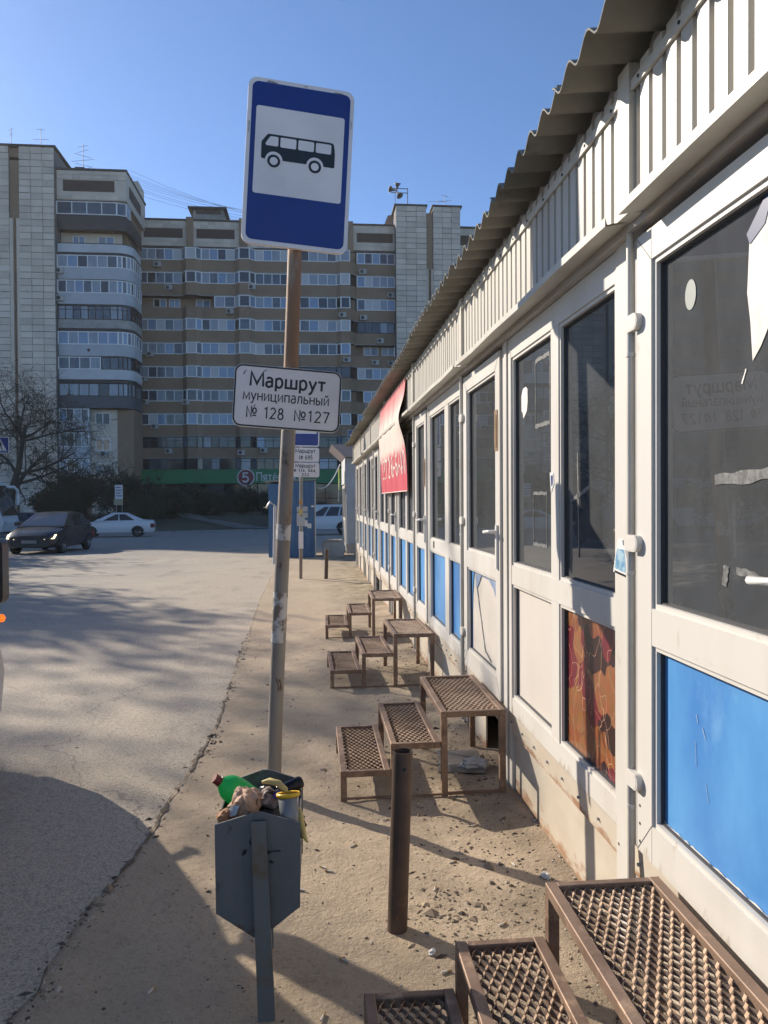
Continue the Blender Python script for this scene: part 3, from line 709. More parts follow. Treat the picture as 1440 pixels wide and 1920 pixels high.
scrap('paper_scrap', [(3.995, 2.12), (3.98, 2.17), (3.985, 2.235), (4.02, 2.25), (4.07, 2.245), (4.10, 2.21), (4.098, 2.13), (4.075, 2.115), (4.06, 2.085), (4.03, 2.10)], paper_m, win2)
scrap('tape_strip', ragged(3.20, 1.40, 3.215, 1.85, .016, 8, 31), tape_m, win2)
scrap('tape_strip', ragged(3.08, 1.70, 3.30, 1.64, .022, 8, 32), tape_m, win2)
lx = FX - .012 + .0335
scrap('round_sticker', [(2.20 + .033 * cos(t * pi / 10), 2.255 + .045 * sin(t * pi / 10)) for t in range(20)], mat('pale_sticker', (0.26, 0.28, 0.26), 0.5), door1, lx)
scrap('paper_scrap', [(1.66, 2.41), (1.66, 2.06), (1.72, 2.10), (1.80, 2.08), (1.84, 2.03), (1.875, 2.0), (1.885, 2.10), (1.90, 2.18), (1.89, 2.31), (1.885, 2.315), (1.82, 2.33), (1.80, 2.40)], paper_m, door1, lx)
scrap('film_scrap', [(1.66, 2.42), (1.79, 2.42), (1.90, 2.33), (1.885, 2.30), (1.82, 2.33), (1.78, 2.41)], mat('dark_blue_film', (0.02, 0.04, 0.12), 0.4), door1, lx - .002)
for sd_, a in enumerate(((2.06, 1.70, 1.66, 1.715, .035), (2.00, 1.465, 2.01, 1.41, .03), (1.95, 1.46, 1.76, 1.435, .022), (1.905, 1.985, 1.925, 1.95, .006))):
    scrap('paper_scrap', ragged(*a, 9, 60 + sd_), tape_m if sd_ < 3 or sd_ > 3 else paper_m, door1, lx)
# label with a bell outline stuck on the post beside the lower hinge
lab = MB(); LY, LZ, lxx = 2.655, 1.435, FX - .0075
P = [(-.065, -.05), (.065, -.062), (.055, .0), (.04, .045), (.022, .052), (.018, .07), (-.02, .072), (-.03, .05), (-.05, .0)]
lab.prism([(lxx, LY - u, LZ + v) for u, v in P], (.003, 0, 0), 0)
lab.prism([(lxx - .001, LY - u, LZ + v) for u, v in ((-.05, -.036), (.05, -.046), (.044, .0), (.034, .035), (-.026, .037), (-.043, 0))], (.0008, 0, 0), 1)
for k in range(9):
    u = -.050 + k * .0115; lab.prism([(lxx - .0012, LY - u, LZ - .0515 - .001 * k), (lxx - .0012, LY - u - .008, LZ - .0522 - .001 * k), (lxx - .0012, LY - u - .008, LZ - .0445 - .001 * k), (lxx - .0012, LY - u, LZ - .0438 - .001 * k)], (.0009, 0, 0), 2)
lab.build('sticker', [mat('label_white', (0.7, 0.7, 0.68), 0.4), mat('label_blue', (0.35, 0.5, 0.58), 0.4, col2=(0.12, 0.28, 0.45), vscale=30, vlo=0.45, vhi=0.6), sign_black], kiosk)
lab = MB(); lab.prism([(FX + .001, 3.45, 1.77), (FX + .001, 3.50, 1.775), (FX + .001, 3.485, 1.68), (FX + .001, 3.44, 1.72)], (.002, 0, 0)); lab.prism([(FX, 3.455, 1.76), (FX, 3.48, 1.76), (FX, 3.475, 1.71), (FX, 3.455, 1.72)], (.0008, 0, 0), 1)
lab.build('sticker', [MATS['label_white'], sign_blue], kiosk)
# brown tape wrapped on two door edges
for yy, z0, z1, dr in ((4.50, 1.94, 2.18, door2), (7.43, 1.78, 2.05, None)):
    mb = MB(); q = FX - .0155
    pts = [(-.055, 0), (-.058, .33), (-.062, .66), (-.05, 1), (.03, 1), (.026, .66), (.032, .33), (.022, 0)]
    mb.prism([(q, yy + a, z0 + (z1 - z0) * b) for a, b in pts], (.003, 0, 0)); mb.box(q - .004, yy - .03, z0 + .02, q - .0005, yy - .004, z1 - .03)
    mb.build('tape_wrap', brown_tape, dr or kiosk)
# peeled blue film on the second door's white panel
for k, P in enumerate(([(5.385, .60), (5.385, 1.165), (5.27, 1.165), (5.30, 1.10), (5.335, .98), (5.35, .8), (5.345, .6)],
          [(5.25, 1.165), (4.56, 1.165), (4.58, 1.09), (4.66, 1.05), (4.70, 1.09), (4.84, 1.135), (5.05, 1.14), (5.16, 1.06), (5.22, 1.04)])):
    scrap('film_scrap', P, blue_film if k == 0 else mat('curled_film', (0.30, 0.36, 0.46), 0.5, col2=(0.08, 0.14, 0.3), vscale=18), door2, lx - .003)
scrap('film_scrap', ragged(5.20, 1.05, 4.95, .66, .016, 16, 5), mat('tear_edge', (0.12, 0.12, 0.13), 0.7), door2, lx - .002)
scrap('film_scrap', ragged(4.95, .66, 4.78, .62, .016, 8, 6), MATS['tear_edge'], door2, lx - .002)
for k, q in enumerate(((2.165, 1.015, 2.155, .99, .003), (2.13, .985, 2.11, .955, .0026), (2.17, .93, 2.165, .86, .0013), (2.11, .83, 2.095, .78, .0013))):
    scrap('scratch', ragged(*q, 8, 200 + k), mat('scratch_pale', (0.42, 0.52, 0.62), 0.6), door1, lx - .0005)
# torn edge along the foot of the near door's blue panel
scrap('film_scrap', ragged(2.385, .60, 1.66, .60, .022, 40, 8), paper_m, door1, lx - .001)
mb = MB(); mb.prism([(FX - .001, 6.93, 1.21), (FX - .001, 6.99, 1.215), (FX - .001, 6.985, 1.275), (FX - .001, 6.93, 1.27)], (.003, 0, 0)); mb.build('sticker', sign_black, kiosk)

# red vinyl banner over the third bay
ban_m = bpy.data.materials.new('banner_vinyl'); ban_m.use_nodes = True
def make_banner(m):
    nt = m.node_tree; N = nt.nodes; L = nt.links; b = N['Principled BSDF']; b.inputs['Roughness'].default_value = .38
    geo = N.new('ShaderNodeNewGeometry'); sp = N.new('ShaderNodeSeparateXYZ'); L.new(geo.outputs['Position'], sp.inputs[0])
    n = N.new('ShaderNodeTexNoise'); n.inputs['Scale'].default_value = 2.2; n.inputs['Detail'].default_value = 6; n.inputs['Roughness'].default_value = .6
    mp = N.new('ShaderNodeMapping'); mp.inputs['Scale'].default_value = (1, 2.4, .8); L.new(geo.outputs['Position'], mp.inputs[0]); L.new(mp.outputs[0], n.inputs['Vector'])
    n2 = N.new('ShaderNodeTexNoise'); n2.inputs['Scale'].default_value = 1; n2.inputs['Detail'].default_value = 4; n2.inputs['Roughness'].default_value = .7
    mp2 = N.new('ShaderNodeMapping'); mp2.inputs['Scale'].default_value = (1, 26, 1.2); L.new(geo.outputs['Position'], mp2.inputs[0]); L.new(mp2.outputs[0], n2.inputs['Vector'])
    # sun glare painted pale, strongest within the upper half; ragged bleached drips below
    def mr(f, a, c, lo, hi):
        r = N.new('ShaderNodeMapRange'); r.inputs[1].default_value = a; r.inputs[2].default_value = c; r.inputs[3].default_value = lo; r.inputs[4].default_value = hi
        L.new(f, r.inputs[0]); return r.outputs[0]
    def mth(op, a, c):
        x = N.new('ShaderNodeMath'); x.operation = op
        for i, q in enumerate((a, c)):
            if isinstance(q, (int, float)): x.inputs[i].default_value = q
            else: L.new(q, x.inputs[i])
        return x.outputs[0]
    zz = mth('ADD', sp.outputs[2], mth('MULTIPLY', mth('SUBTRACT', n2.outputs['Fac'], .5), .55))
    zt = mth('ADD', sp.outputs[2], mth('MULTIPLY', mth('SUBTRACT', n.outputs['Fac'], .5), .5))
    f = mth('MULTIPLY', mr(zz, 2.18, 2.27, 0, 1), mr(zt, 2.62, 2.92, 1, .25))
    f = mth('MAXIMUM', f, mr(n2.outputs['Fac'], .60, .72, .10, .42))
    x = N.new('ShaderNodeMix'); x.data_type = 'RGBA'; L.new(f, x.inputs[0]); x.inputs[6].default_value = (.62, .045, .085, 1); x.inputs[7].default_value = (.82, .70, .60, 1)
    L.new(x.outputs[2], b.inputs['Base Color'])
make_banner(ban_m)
def ban_x(y, z):
    t = (2.985 - z) / 1.24; u = (y - 8.3) / 3.1
    near = max(0, 1 - u * 3.0)
    x = 1.012 - (.022 + .050 * near) * math.exp(-((z - 2.55) / .2) ** 2) - .0 * near * sin(pi * min(1, max(0, t))) + .04 * max(0, t - .55)
    return x - .012 * sin(y * 9 + z * 2) * t - .005 * sin(y * 23 - z * 5) * t
def ban_pt(y, z, d=0):
    u = (y - 8.3) / 3.1; t = (2.985 - z) / 1.24
    yy = y + .10 * max(0, 1 - u * 3) * sin(pi * min(1, max(0, t)))
    return (ban_x(y, z) - d, yy, z)
mb = MB(); ysb = steps(8.30, 11.42, .06); zsb = steps(1.745, 2.985, .05); n = len(zsb)
for th in (0, -.002):
    mb.add([ban_pt(y, z, th) for y in ysb for z in zsb], [(i * n + j, i * n + j + 1, (i + 1) * n + j + 1, (i + 1) * n + j) for i in range(len(ysb) - 1) for j in range(n - 1)], 0, True)
mb2 = MB()
text(mb2, '(927) 260-66-40', 0.10, 1.945, .26, 2.9, .034, lambda u, v, d: ban_pt(11.38 - u, v, d + .003))
mb2.tube([ban_pt(y, 1.752, .004) for y in ysb], .006, 5)
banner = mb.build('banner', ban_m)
tag(banner, 'red vinyl banner with bleached streaks and painted sun glare in its upper half hanging on the white pavilion', 'banner')
mb2.build('lettering', mat('banner_letter', (0.78, 0.70, 0.62), 0.5, col2=(0.7, 0.4, 0.38), vscale=30, vlo=.5, vhi=.7, stretch=(1, 1, .1)), banner)

# ------------------------------------------------------------ steel steps with expanded-metal treads
def expanded(mb, x0, x1, y0, y1, z, px=.030, py=.062, m=0, seed=0):
    """diamond lattice of tilted strands between x0..x1 and y0..y1"""
    r_ = random.Random(seed)
    nx = max(2, int(round((x1 - x0) / px))); ny = max(2, int(round((y1 - y0) / py)))
    dx = (x1 - x0) / nx; dy = (y1 - y0) / ny
    def sag(x, y): return z - .006 * sin(pi * (y - y0) / (y1 - y0)) + .002 * sin(31 * x + 17 * y)
    def P(i, j):   # half-step lattice
        return Vector((x0 + i * dx / 2, y0 + j * dy / 2, sag(x0 + i * dx / 2, y0 + j * dy / 2)))
    tl = Vector((.0034, 0, .0058))          # strands lean, so each shows a broad face
    th = Vector((.0016, 0, -.0009))
    for i in range(2 * nx):
        for j in range(2 * ny):
            if (i + j) % 2: continue
            for a, b in (((i, j), (i + 1, j + 1)), ((i + 1, j + 1), (i + 2, j)) if i + 2 <= 2 * nx else ((i, j), (i, j))):
                if a == b: continue
                # short flat at the knuckle, then the leg of the diamond
                p, q = P(*a), P(*b); d = (q - p); k = Vector((0, d.y * .30, 0))
                p2 = p + Vector((0, k.y * .55, 0)); q2 = q - Vector((0, k.y * .55, 0))
                pts = [p2, q2]
                vs = []
                for c in pts: vs += [c - tl - th, c - tl + th, c + tl + th, c + tl - th]
                mb.add(vs, [(0, 1, 5, 4), (1, 2, 6, 5), (2, 3, 7, 6), (3, 0, 4, 7)], m)
            p = P(i, j); h = dy * .5 * .30 * .55
            vs = []
            for c in (p - Vector((0, h, 0)), p + Vector((0, h, 0))): vs += [c - tl * 1.2 - th * 1.6, c - tl * 1.2 + th * 1.6, c + tl * 1.2 + th * 1.6, c + tl * 1.2 - th * 1.6]
            mb.add(vs, [(0, 1, 5, 4), (1, 2, 6, 5), (2, 3, 7, 6), (3, 0, 4, 7)], m)
TREADS = [(.142, .415, .170), (.420, .695, .312), (.700, 1.062, .478)]
def make_steps():
    t = thing('steel_steps', '', 'steps', (0, 0, 0), 0, 'rusty steel steps along the pavilion')
    W = .85; s = .034
    for k, (x0, x1, z) in enumerate(TREADS):
        mb = MB(); zc = z - s / 2
        mb.box(x0, 0, z - s, x0 + s, W, z); mb.box(x1 - s, 0, z - s, x1, W, z)
        mb.box(x0 + s, 0, z - s, x1 - s, s * .8, z - .001); mb.box(x0 + s, W - s * .8, z - s, x1 - s, W, z - .001)
        fr = mb.build('tread_frame', rust_steel, t, False)
        bv = fr.modifiers.new('bevel', 'BEVEL'); bv.width = .0025; bv.segments = 1
        mb = MB(); expanded(mb, x0 + s * .75, x1 - s * .75, s * .6, W - s * .6, z - .017, seed=k)
        mb.build('grating', worn_steel, t, False)
        legs = [(x0 + s / 2, s / 2), (x0 + s / 2, W - s / 2)]
        if k == 2: legs += [(x1 - s / 2, s / 2), (x1 - s / 2, W - s / 2)]
        for lx_, ly in legs:
            mb = MB(); a = s / 2; th = .006
            mb.box(lx_ - a, ly - a, -.03, lx_ + a, ly - a + th, z - s - .0005); mb.box(lx_ - a, ly - a + th, -.03, lx_ - a + th, ly + a, z - s - .0005)
            mb.build('leg', rust_steel, t, False)
    mb = MB(); mb.box(.70 + s, .004, .012, 1.062 - s, .016, .03); mb.box(.142 + s, .004, .012, .70, .012, .024); mb.build('ground_bar', rust_steel, t, False)
    return t
steps0 = make_steps()
LB = ['rusty steel steps in the bottom right corner, closest to the camera', 'rusty steel steps just behind the short steel pipe, under the door with peeled film',
      'middle-distance rusty steel steps whose top tread is nearest the blue twin panels', 'smallest rusty steel steps, farthest along the pavilion below the red banner']
for i, (y0, sc) in enumerate(((1.435, 1.0), (4.18, 1.0), (6.70, 1.06), (9.14, .94))):
    o = steps0 if i == 0 else copy_tree(steps0)
    o.location = (0, y0, ground_z(0, y0)); o.scale = (1, sc, 1); o.rotation_euler = ((0, .004, -.006, .008)[i], (0, -.006, .005, -.004)[i], (0, 0, .012, -.010)[i]); o['label'] = LB[i]

# ------------------------------------------------------------ the bus stop sign
def plate_fn(cx, cy, cz, tilt, yaw):
    """(u right, v up, d towards the viewer) from the plate's lower left corner"""
    ct, st, cyw, syw = cos(tilt), sin(tilt), cos(yaw), sin(yaw)
    def f(u, v, d=0.0):
        x = u * ct + v * st; z = -u * st + v * ct
        return (cx + x * cyw + d * syw, cy + x * syw - d * cyw, cz + z)
    return f
def add_poly(mb, f, pts, m, d, th=None):
    P = [f(u, v, d) for u, v in pts]
    if th: 
        e = Vector(f(0, 0, d - th)) - Vector(f(0, 0, d)); mb.prism(P, e, m)
    else: mb.add(P, [tuple(range(len(P)))], m)
stop = thing('bus_stop_sign', 'tall leaning pole with blue bus stop sign and white route plate for 128 and 127', 'bus stop sign', (-.23, 4.32, 0))
pp = [(-.232, 4.33, -.05), (-.213, 4.335, .5), (-.178, 4.34, 1.2), (-.128, 4.345, 2.1), (-.098, 4.352, 2.8), (-.055, 4.36, 3.9)]
pp = [(x, y + (.03 if z > 2.9 else .012 if z > 2 else 0), z) for x, y, z in pp]
mb = MB(); mb.tube(pp[:4], .0405, 18); mb.build('pole', pole_m, stop, sharp=50)
mb = MB(); mb.tube([pp[3]] + pp[4:], .0403, 18); mb.build('pole_top', mat('rusty_pole', (0.27, 0.155, 0.085), 0.7, 0.1, col2=(0.20, 0.10, 0.05), vscale=2.5, col3=(0.30, 0.24, 0.18), s3=7, lo3=.56, hi3=.66, stretch=(1, 1, .3), bump=.15, bscale=70), stop, sharp=50)
mb = MB(); mb.tube([(-.197, 4.337, .86), (-.181, 4.34, 1.14)], .0415, 18, caps=False)
mb.build('paper_remnant', mat('pole_paper', (0.55, 0.53, 0.5), 0.8, col2=(0.2, 0.16, 0.12), vscale=14, vlo=.45, vhi=.55), stop)
mb = MB(); mb.tube([(-.166, 4.341, 1.43), (-.160, 4.342, 1.52)], .0413, 18, caps=False); mb.build('paper_remnant', mat('pole_paper', (0.55, 0.53, 0.5), 0.8, col2=(0.2, 0.16, 0.12), vscale=14, vlo=.45, vhi=.55), stop)
mb = MB(); mb.tube([(-.205, 4.30, 1.62), (-.235, 4.296, 1.645), (-.255, 4.29, 1.61), (-.27, 4.29, 1.615)], .006, 5); mb.tube([(-.207, 4.30, 1.62), (-.214, 4.298, 1.30)], .009, 5)
mb.build('tape_tail', sign_white, stop)
SW, SH = .585, .905
f = plate_fn(-.378, 4.262, 3.062, radians(3.3), radians(7))
mb = MB()
add_poly(mb, f, rrect(0, 0, SW, SH, .05), 0, 0, .028)
sp_ = mb.build('sign_plate', sign_white, stop)
bv = sp_.modifiers.new('bevel', 'BEVEL'); bv.width = .004; bv.segments = 2; bv.limit_method = 'ANGLE'
mb = MB(); add_poly(mb, f, rrect(.022, .022, SW - .022, SH - .022, .035), 0, .0012); mb.build('blue_field', sign_blue, sp_)
mb = MB(); add_poly(mb, f, rrect(.048, .275, SW - .05, .752, .014), 0, .0022); mb.build('white_panel', sign_white, sp_)
mb = MB()
def bu(u, v): return (.048 + u, .752 - v)      # u right, v down from the white panel's top left
body = [bu(*p) for p in ((.036, .21), (.037, .192), (.062, .157), (.068, .150), (.076, .147), (.415, .147), (.428, .150), (.434, .158), (.440, .19), (.442, .215), (.442, .279), (.437, .285), (.036 + .007, .285), (.037, .279))]
add_poly(mb, f, body, 0, .0030)
for P in (((.058, .204), (.061, .195), (.081, .163), (.087, .159), (.122, .159), (.127, .164), (.127, .206), (.122, .211), (.064, .211)),):
    add_poly(mb, f, [bu(*p) for p in P], 1, .0036)
for a in (.1385, .2365, .334):
    q = rrect(a, .1585, a + .087 if a < .33 else .4195, .2125, .008)
    add_poly(mb, f, [bu(u, v) for u, v in q], 1, .0036)
for cxw in (.107, .333):
    add_poly(mb, f, [bu(cxw + .0475 * cos(t * pi / 16), .289 + .0475 * sin(t * pi / 16)) for t in range(32)], 1, .0042)
    add_poly(mb, f, [bu(cxw + .0355 * cos(t * pi / 16), .293 + .0355 * sin(t * pi / 16)) for t in range(32)], 0, .0048)
    add_poly(mb, f, [bu(cxw + .0215 * cos(t * pi / 16), .293 + .0215 * sin(t * pi / 16)) for t in range(32)], 1, .0054)
mb.build('bus_pictogram', [sign_black, sign_white], sp_)
mb = MB(); mb.tube([(-.063, 4.389, 3.60), (-.064, 4.389, 3.64)], .046, 14); mb.tube([(-.078, 4.387, 3.20), (-.079, 4.387, 3.24)], .046, 14); mb.build('bracket', sign_back, stop)
scuff_m = mat('scuff', (0.30, 0.28, 0.27), 0.7, col2=(0.14, 0.13, 0.13), vscale=40)
for u0, v0, u1, v1, w in ((.10, .888, .155, .886, .012), (.30, .893, .32, .892, .006), (.47, .886, .52, .883, .007), (.012, .60, .013, .66, .005), (.335, .385, .337, .39, .004), (.572, .70, .573, .74, .004)):
    r_ = random.Random(int(u0 * 1000)); mb = MB(); L_ = Vector((u1 - u0, v1 - v0)); nn = Vector((-L_.y, L_.x)).normalized(); A = []; B = []
    for i in range(6):
        p = Vector((u0, v0)) + L_ * (i / 5); A.append(p + nn * w * r_.uniform(.2, .6)); B.append(p - nn * w * r_.uniform(.2, .6))
    add_poly(mb, f, [tuple(p) for p in A] + [tuple(p) for p in reversed(B)], 0, .0032); mb.build('scuff', scuff_m, sp_)
f = plate_fn(-.437, 4.268, 2.064, radians(3.6), radians(6))
PW, PH = .592, .342
mb = MB(); add_poly(mb, f, rrect(0, 0, PW, PH, .045), 0, 0, .022)
rp = mb.build('route_plate', sign_white, stop)
bv = rp.modifiers.new('bevel', 'BEVEL'); bv.width = .003; bv.segments = 2; bv.limit_method = 'ANGLE'
mb = MB(); o_, i_ = rrect(.002, .002, PW - .002, PH - .002, .044), rrect(.011, .011, PW - .011, PH - .011, .036)
n = len(o_); mb.add([f(u, v, .001) for u, v in o_] + [f(u, v, .001) for u, v in i_], [(i, (i + 1) % n, n + (i + 1) % n, n + i) for i in range(n)])
text(mb, 'Маршрут', .086, .226, .074, .415, .0125, f)
text(mb, 'муниципальный', .052, .148, .058, .474, .0068, f)
text(mb, '№ 128', .074, .052, .062, .205, .0075, f)
text(mb, '№127', .336, .050, .062, .196, .0075, f)
mb.build('lettering', sign_black, rp)
for P in ([(.045, .285), (.052, .30), (.066, .315), (.06, .298), (.052, .284)], [(.15, .305), (.165, .318), (.178, .322), (.168, .31)], [(.11, .115), (.118, .125), (.124, .122), (.116, .112)]):
    mb = MB(); add_poly(mb, f, P, 0, .0012); mb.build('scuff', scuff_m, rp)

# ------------------------------------------------------------ second stop sign, short posts
stop2 = thing('bus_stop_sign', 'distant stop pole with route plates 695 and 114, 544, 233 before the blue booth', 'bus stop sign', (-.26, 16.4, ground_z(0, 16.4)))
z0 = ground_z(0, 16.4)
mb = MB(); mb.tube([(-.262, 16.4, z0 - .05), (-.235, 16.4, 2.0), (-.22, 16.4, 3.75)], .036, 12); mb.build('pole', pole_m, stop2, sharp=50)
f = plate_fn(-.475, 16.34, 2.80, radians(1), 0)
mb = MB(); add_poly(mb, f, rrect(0, 0, .625, .93, .04), 0, 0, .02); p_ = mb.build('sign_plate', sign_white, stop2)
mb = MB(); add_poly(mb, f, rrect(.025, .025, .6, .905, .03), 0, .0015); mb.build('blue_field', sign_blue, p_)
mb = MB(); add_poly(mb, f, rrect(.06, .27, .565, .77, .015), 0, .003); mb.build('white_panel', sign_white, p_)
for vb, hh, lines in ((2.482, .295, (('Маршрут', .12, .185, .085, .42, .013), ('№ 695', .20, .045, .085, .28, .013))),
                      (2.155, .305, (('Маршрут', .12, .205, .075, .42, .012), ('№ 114, 544,', .06, .11, .06, .5, .012), ('233', .25, .02, .06, .15, .012)))):
    f = plate_fn(-.475, 16.34, vb, radians(1), 0)
    mb = MB(); add_poly(mb, f, rrect(0, 0, .62, hh, .04), 0, 0, .02); q_ = mb.build('route_plate', sign_white, stop2)
    mb = MB()
    for s, u, v, cap, w, st in lines: text(mb, s, u, v, cap, w, st, lambda a, b, d: f(a, b, d + .001))
    mb.build('lettering', sign_black, q_)
for zz, h, w, m, nm in ((1.62, .09, .07, mat('orange_paper', (0.5, 0.25, 0.08), 0.7), 'paper_scrap'), (1.42, .12, .09, mat('yellow_paper', (0.5, 0.4, 0.15), 0.7), 'paper_scrap'), (1.22, .2, .17, sign_back, 'junction_box'), (.82, .36, .10, sign_white, 'tape_wrap')):
    mb = MB(); mb.box(-.25 - w / 2, 16.355, zz - h / 2, -.25 + w / 2, 16.362 if nm == 'paper_scrap' else 16.34, zz + h / 2); mb.build(nm, m, stop2)
tube = MB(); tp = [(.309, 2.91, -.06), (.322, 2.912, .3), (.337, 2.913, .69)]
tube.tube(tp, .0385, 24, caps=False); tube.tube([tp[2], tp[1]], .0345, 24, caps=False)
e = []
for j in range(24):
    t = 2 * pi * j / 24; e.append((.337 + .0385 * cos(t), 2.913 + .0385 * sin(t), .6905)); e.append((.337 + .0345 * cos(t), 2.913 + .0345 * sin(t), .6905))
tube.add(e, [(2 * j, (2 * j + 2) % 48, (2 * j + 3) % 48, 2 * j + 1) for j in range(24)])
tp_ = tag(tube.build('steel_pipe', tube_m, sharp=50), 'short brown open steel pipe standing upright in the dirt between the steps and litter bin', 'pipe post')
mb = MB(); mb.tube([(.338, 2.8748, .632), (.338, 2.8738, .632)], .007, 8); mb.build('bolt_hole', dark_gap, tp_)
zb = ground_z(0, 16.3)
bol = MB(); bol.tube([(.272, 16.3, zb - .05), (.292, 16.3, .61)], .04, 12); bol.tube([(.292, 16.3, .61), (.292, 16.3, .625)], .043, 12)
tag(bol.build('bollard', tube_m, sharp=50), 'thin rusty bollard far down the strip beside the second stop pole', 'bollard')

# ------------------------------------------------------------ litter bin and what lies in it
bin_ = thing('litter_bin', 'dark grey hexagonal steel litter bin overflowing with rubbish on a flat post', 'litter bin', (-.17, 2.6, 0))
FR = [(-.316, .628), (-.19, .662), (-.168, .662), (-.046, .622), (-.049, .353), (-.17, .262), (-.196, .262), (-.314, .345)]
BK = [(-.312, .632), (-.19, .672), (-.165, .672), (-.042, .628), (-.045, .36), (-.17, .268), (-.196, .268), (-.310, .352)]
mb = MB(); mb.prism([(x, 2.455, z) for x, z in FR], (0, .006, 0)); mb.build('front_plate', bin_m, bin_)
mb = MB(); mb.prism([(x, 2.815, z) for x, z in BK], (0, .006, 0)); mb.build('back_plate', bin_m, bin_)
def slab(A, B, th):
    mb = MB(); a, b, c, d = (A[0], 2.461, A[1]), (B[0], 2.461, B[1]), (B[0] + .004, 2.815, B[1] + .006), (A[0] + .004, 2.815, A[1] + .006)
    n = (Vector(b) - Vector(a)).cross(Vector(d) - Vector(a)).normalized() * th
    mb.prism([a, b, c, d], n); return mb.build('side_plate', bin_m, bin_)
slab((-.314, .618), (-.312, .348), .004); slab((-.049, .612), (-.052, .356), -.004); slab((-.312, .346), (-.196, .264), .004); slab((-.052, .354), (-.17, .264), -.004); slab((-.196, .266), (-.17, .266), .004)
mb = MB()
mb.add([(-.204, 2.447, .637), (-.152, 2.447, .637), (-.152, 2.447, .0), (-.186, 2.415, -.25), (-.134, 2.415, -.25)], [(0, 1, 2)], 0) if False else None
P = [(-.201, .640), (-.155, .640), (-.128, -.02), (-.182, -.02)]
mb.prism([(x, 2.434 - (.640 - z) * .02, z) for x, z in P], (0, .007, 0)); mb.prism([(P[0][0] , 2.441, .640), (P[0][0] + .004, 2.441, .640), (P[3][0] + .004, 2.428, -.02), (P[3][0], 2.428, -.02)], (0, .013, 0))
mb.prism([(P[1][0] - .004, 2.441, .640), (P[1][0], 2.441, .640), (P[2][0], 2.428, -.02), (P[2][0] - .004, 2.428, -.02)], (0, .013, 0))
mb.build('post', bin_post, bin_)
mb = MB(); mb.box(-.185, 2.83, -.02, -.155, 2.838, .66); mb.build('post', bin_post, bin_)
def crumple(seed, sx, sy, sz, amp, sub=4, fold=3.0):
    import bmesh
    bm = bmesh.new(); bmesh.ops.create_icosphere(bm, subdivisions=sub, radius=1)
    for v in bm.verts:
        p = v.co.copy(); k = 1 + amp * (.55 - 1.5 * abs(mnoise.noise(p * fold + Vector((seed, 0, 0))))) + amp * .45 * (.3 - abs(mnoise.noise(p * fold * 2.4 + Vector((0, seed, 0))))) + amp * .2 * (.3 - abs(mnoise.noise(p * fold * 5.5 + Vector((0, 0, seed)))))
        v.co = Vector((p.x * sx, p.y * sy, p.z * sz)) * k
    me = bpy.data.meshes.new('crumple'); bm.to_mesh(me); bm.free(); return me
def me_obj(name, me, m, loc, rot, label, cat, smooth=False, group=None):
    o = link(name, me); me.materials.append(m); o.location = loc; o.rotation_euler = rot
    if smooth: me.polygons.foreach_set('use_smooth', [True] * len(me.polygons))
    return tag(o, label, cat, group) if label else o
bag_black = mat('black_bag', (0.02, 0.02, 0.02), 0.3, bump=0.4, bscale=40)
me_obj('rubbish_bag', crumple(3, .12, .165, .10, .45), bag_black, (-.18, 2.64, .535), (0, 0, 0), 'black plastic lining and refuse filling the inside of the litter bin', 'rubbish bag')
kraft = mat('kraft_paper', (0.50, 0.32, 0.22), 0.75, col2=(0.40, 0.22, 0.13), vscale=14, col3=(0.42, 0.12, 0.04), s3=9, lo3=0.62, hi3=0.68)
def creased(seed, flaps, size):
    """crumpled paper: creased sheets wrapped round a core, sharp straight folds and free edges"""
    r_ = random.Random(seed); mb = MB(); N_ = 14
    for q in range(flaps):
        n = Vector((r_.gauss(0, 1), r_.gauss(0, 1) - .3, r_.gauss(0, .7) + .5)).normalized(); a = n.orthogonal().normalized(); a.rotate(Matrix.Rotation(r_.uniform(0, 6.3), 3, n)); b = n.cross(a)
        c = n * size * r_.uniform(.55, .75); w, h = size * r_.uniform(1.0, 1.45), size * r_.uniform(.8, 1.2)
        folds = [(r_.uniform(0, 2 * pi), r_.uniform(.35, .8), r_.uniform(0, 1), r_.uniform(.10, .30)) for _ in range(4)]
        vs = []
        for i in range(N_ + 1):
            for j in range(N_ + 1):
                u, v = i / N_ * 2 - 1, j / N_ * 2 - 1; d = 0
                for an, fr, ph, am in folds:
                    t = (u * cos(an) + v * sin(an)) * fr + ph; d += (abs((t % 1) * 2 - 1) - .5) * am
                e = 1 + .10 * mnoise.noise((u * 2, v * 2, seed + q))
                vs.append(c + a * (u * w / 2 * e) + b * (v * h / 2 * e) + n * (size * (d - .34 * (u * u + v * v))))
        mb.add(vs, [(i * (N_ + 1) + j, (i + 1) * (N_ + 1) + j, (i + 1) * (N_ + 1) + j + 1, i * (N_ + 1) + j + 1) for i in range(N_) for j in range(N_)])
    me = bpy.data.meshes.new('crumpled_paper'); me.from_pydata(mb.v, [], mb.f); return me
me_obj('paper_bag', creased(11, 8, .068), kraft, (-.225, 2.54, .662), (0, 0, 0), 'crumpled brown paper bag with orange print on top of the bin', 'paper bag')
me_obj('paper_bag', creased(24, 6, .040), mat('kraft_dark', (0.40, 0.20, 0.10), 0.75, col2=(0.3, 0.13, 0.06), vscale=18), (-.288, 2.50, .630), (0, 0, 0), 'smaller russet crumpled paper bag at the left rim of the bin', 'paper bag')
me_obj('paper_wad', creased(37, 6, .048), mat('taupe_paper', (0.36, 0.27, 0.215), 0.7, col2=(0.26, 0.19, 0.16), vscale=12), (-.150, 2.575, .655), (0, 0, 0), 'taupe crumpled paper in the middle of the bin beside the yellow rimmed pot', 'paper')
bottle = thing('plastic_bottle', 'green plastic bottle with red cap lying at the left of the bin top', 'bottle', (-.29, 2.67, .665))
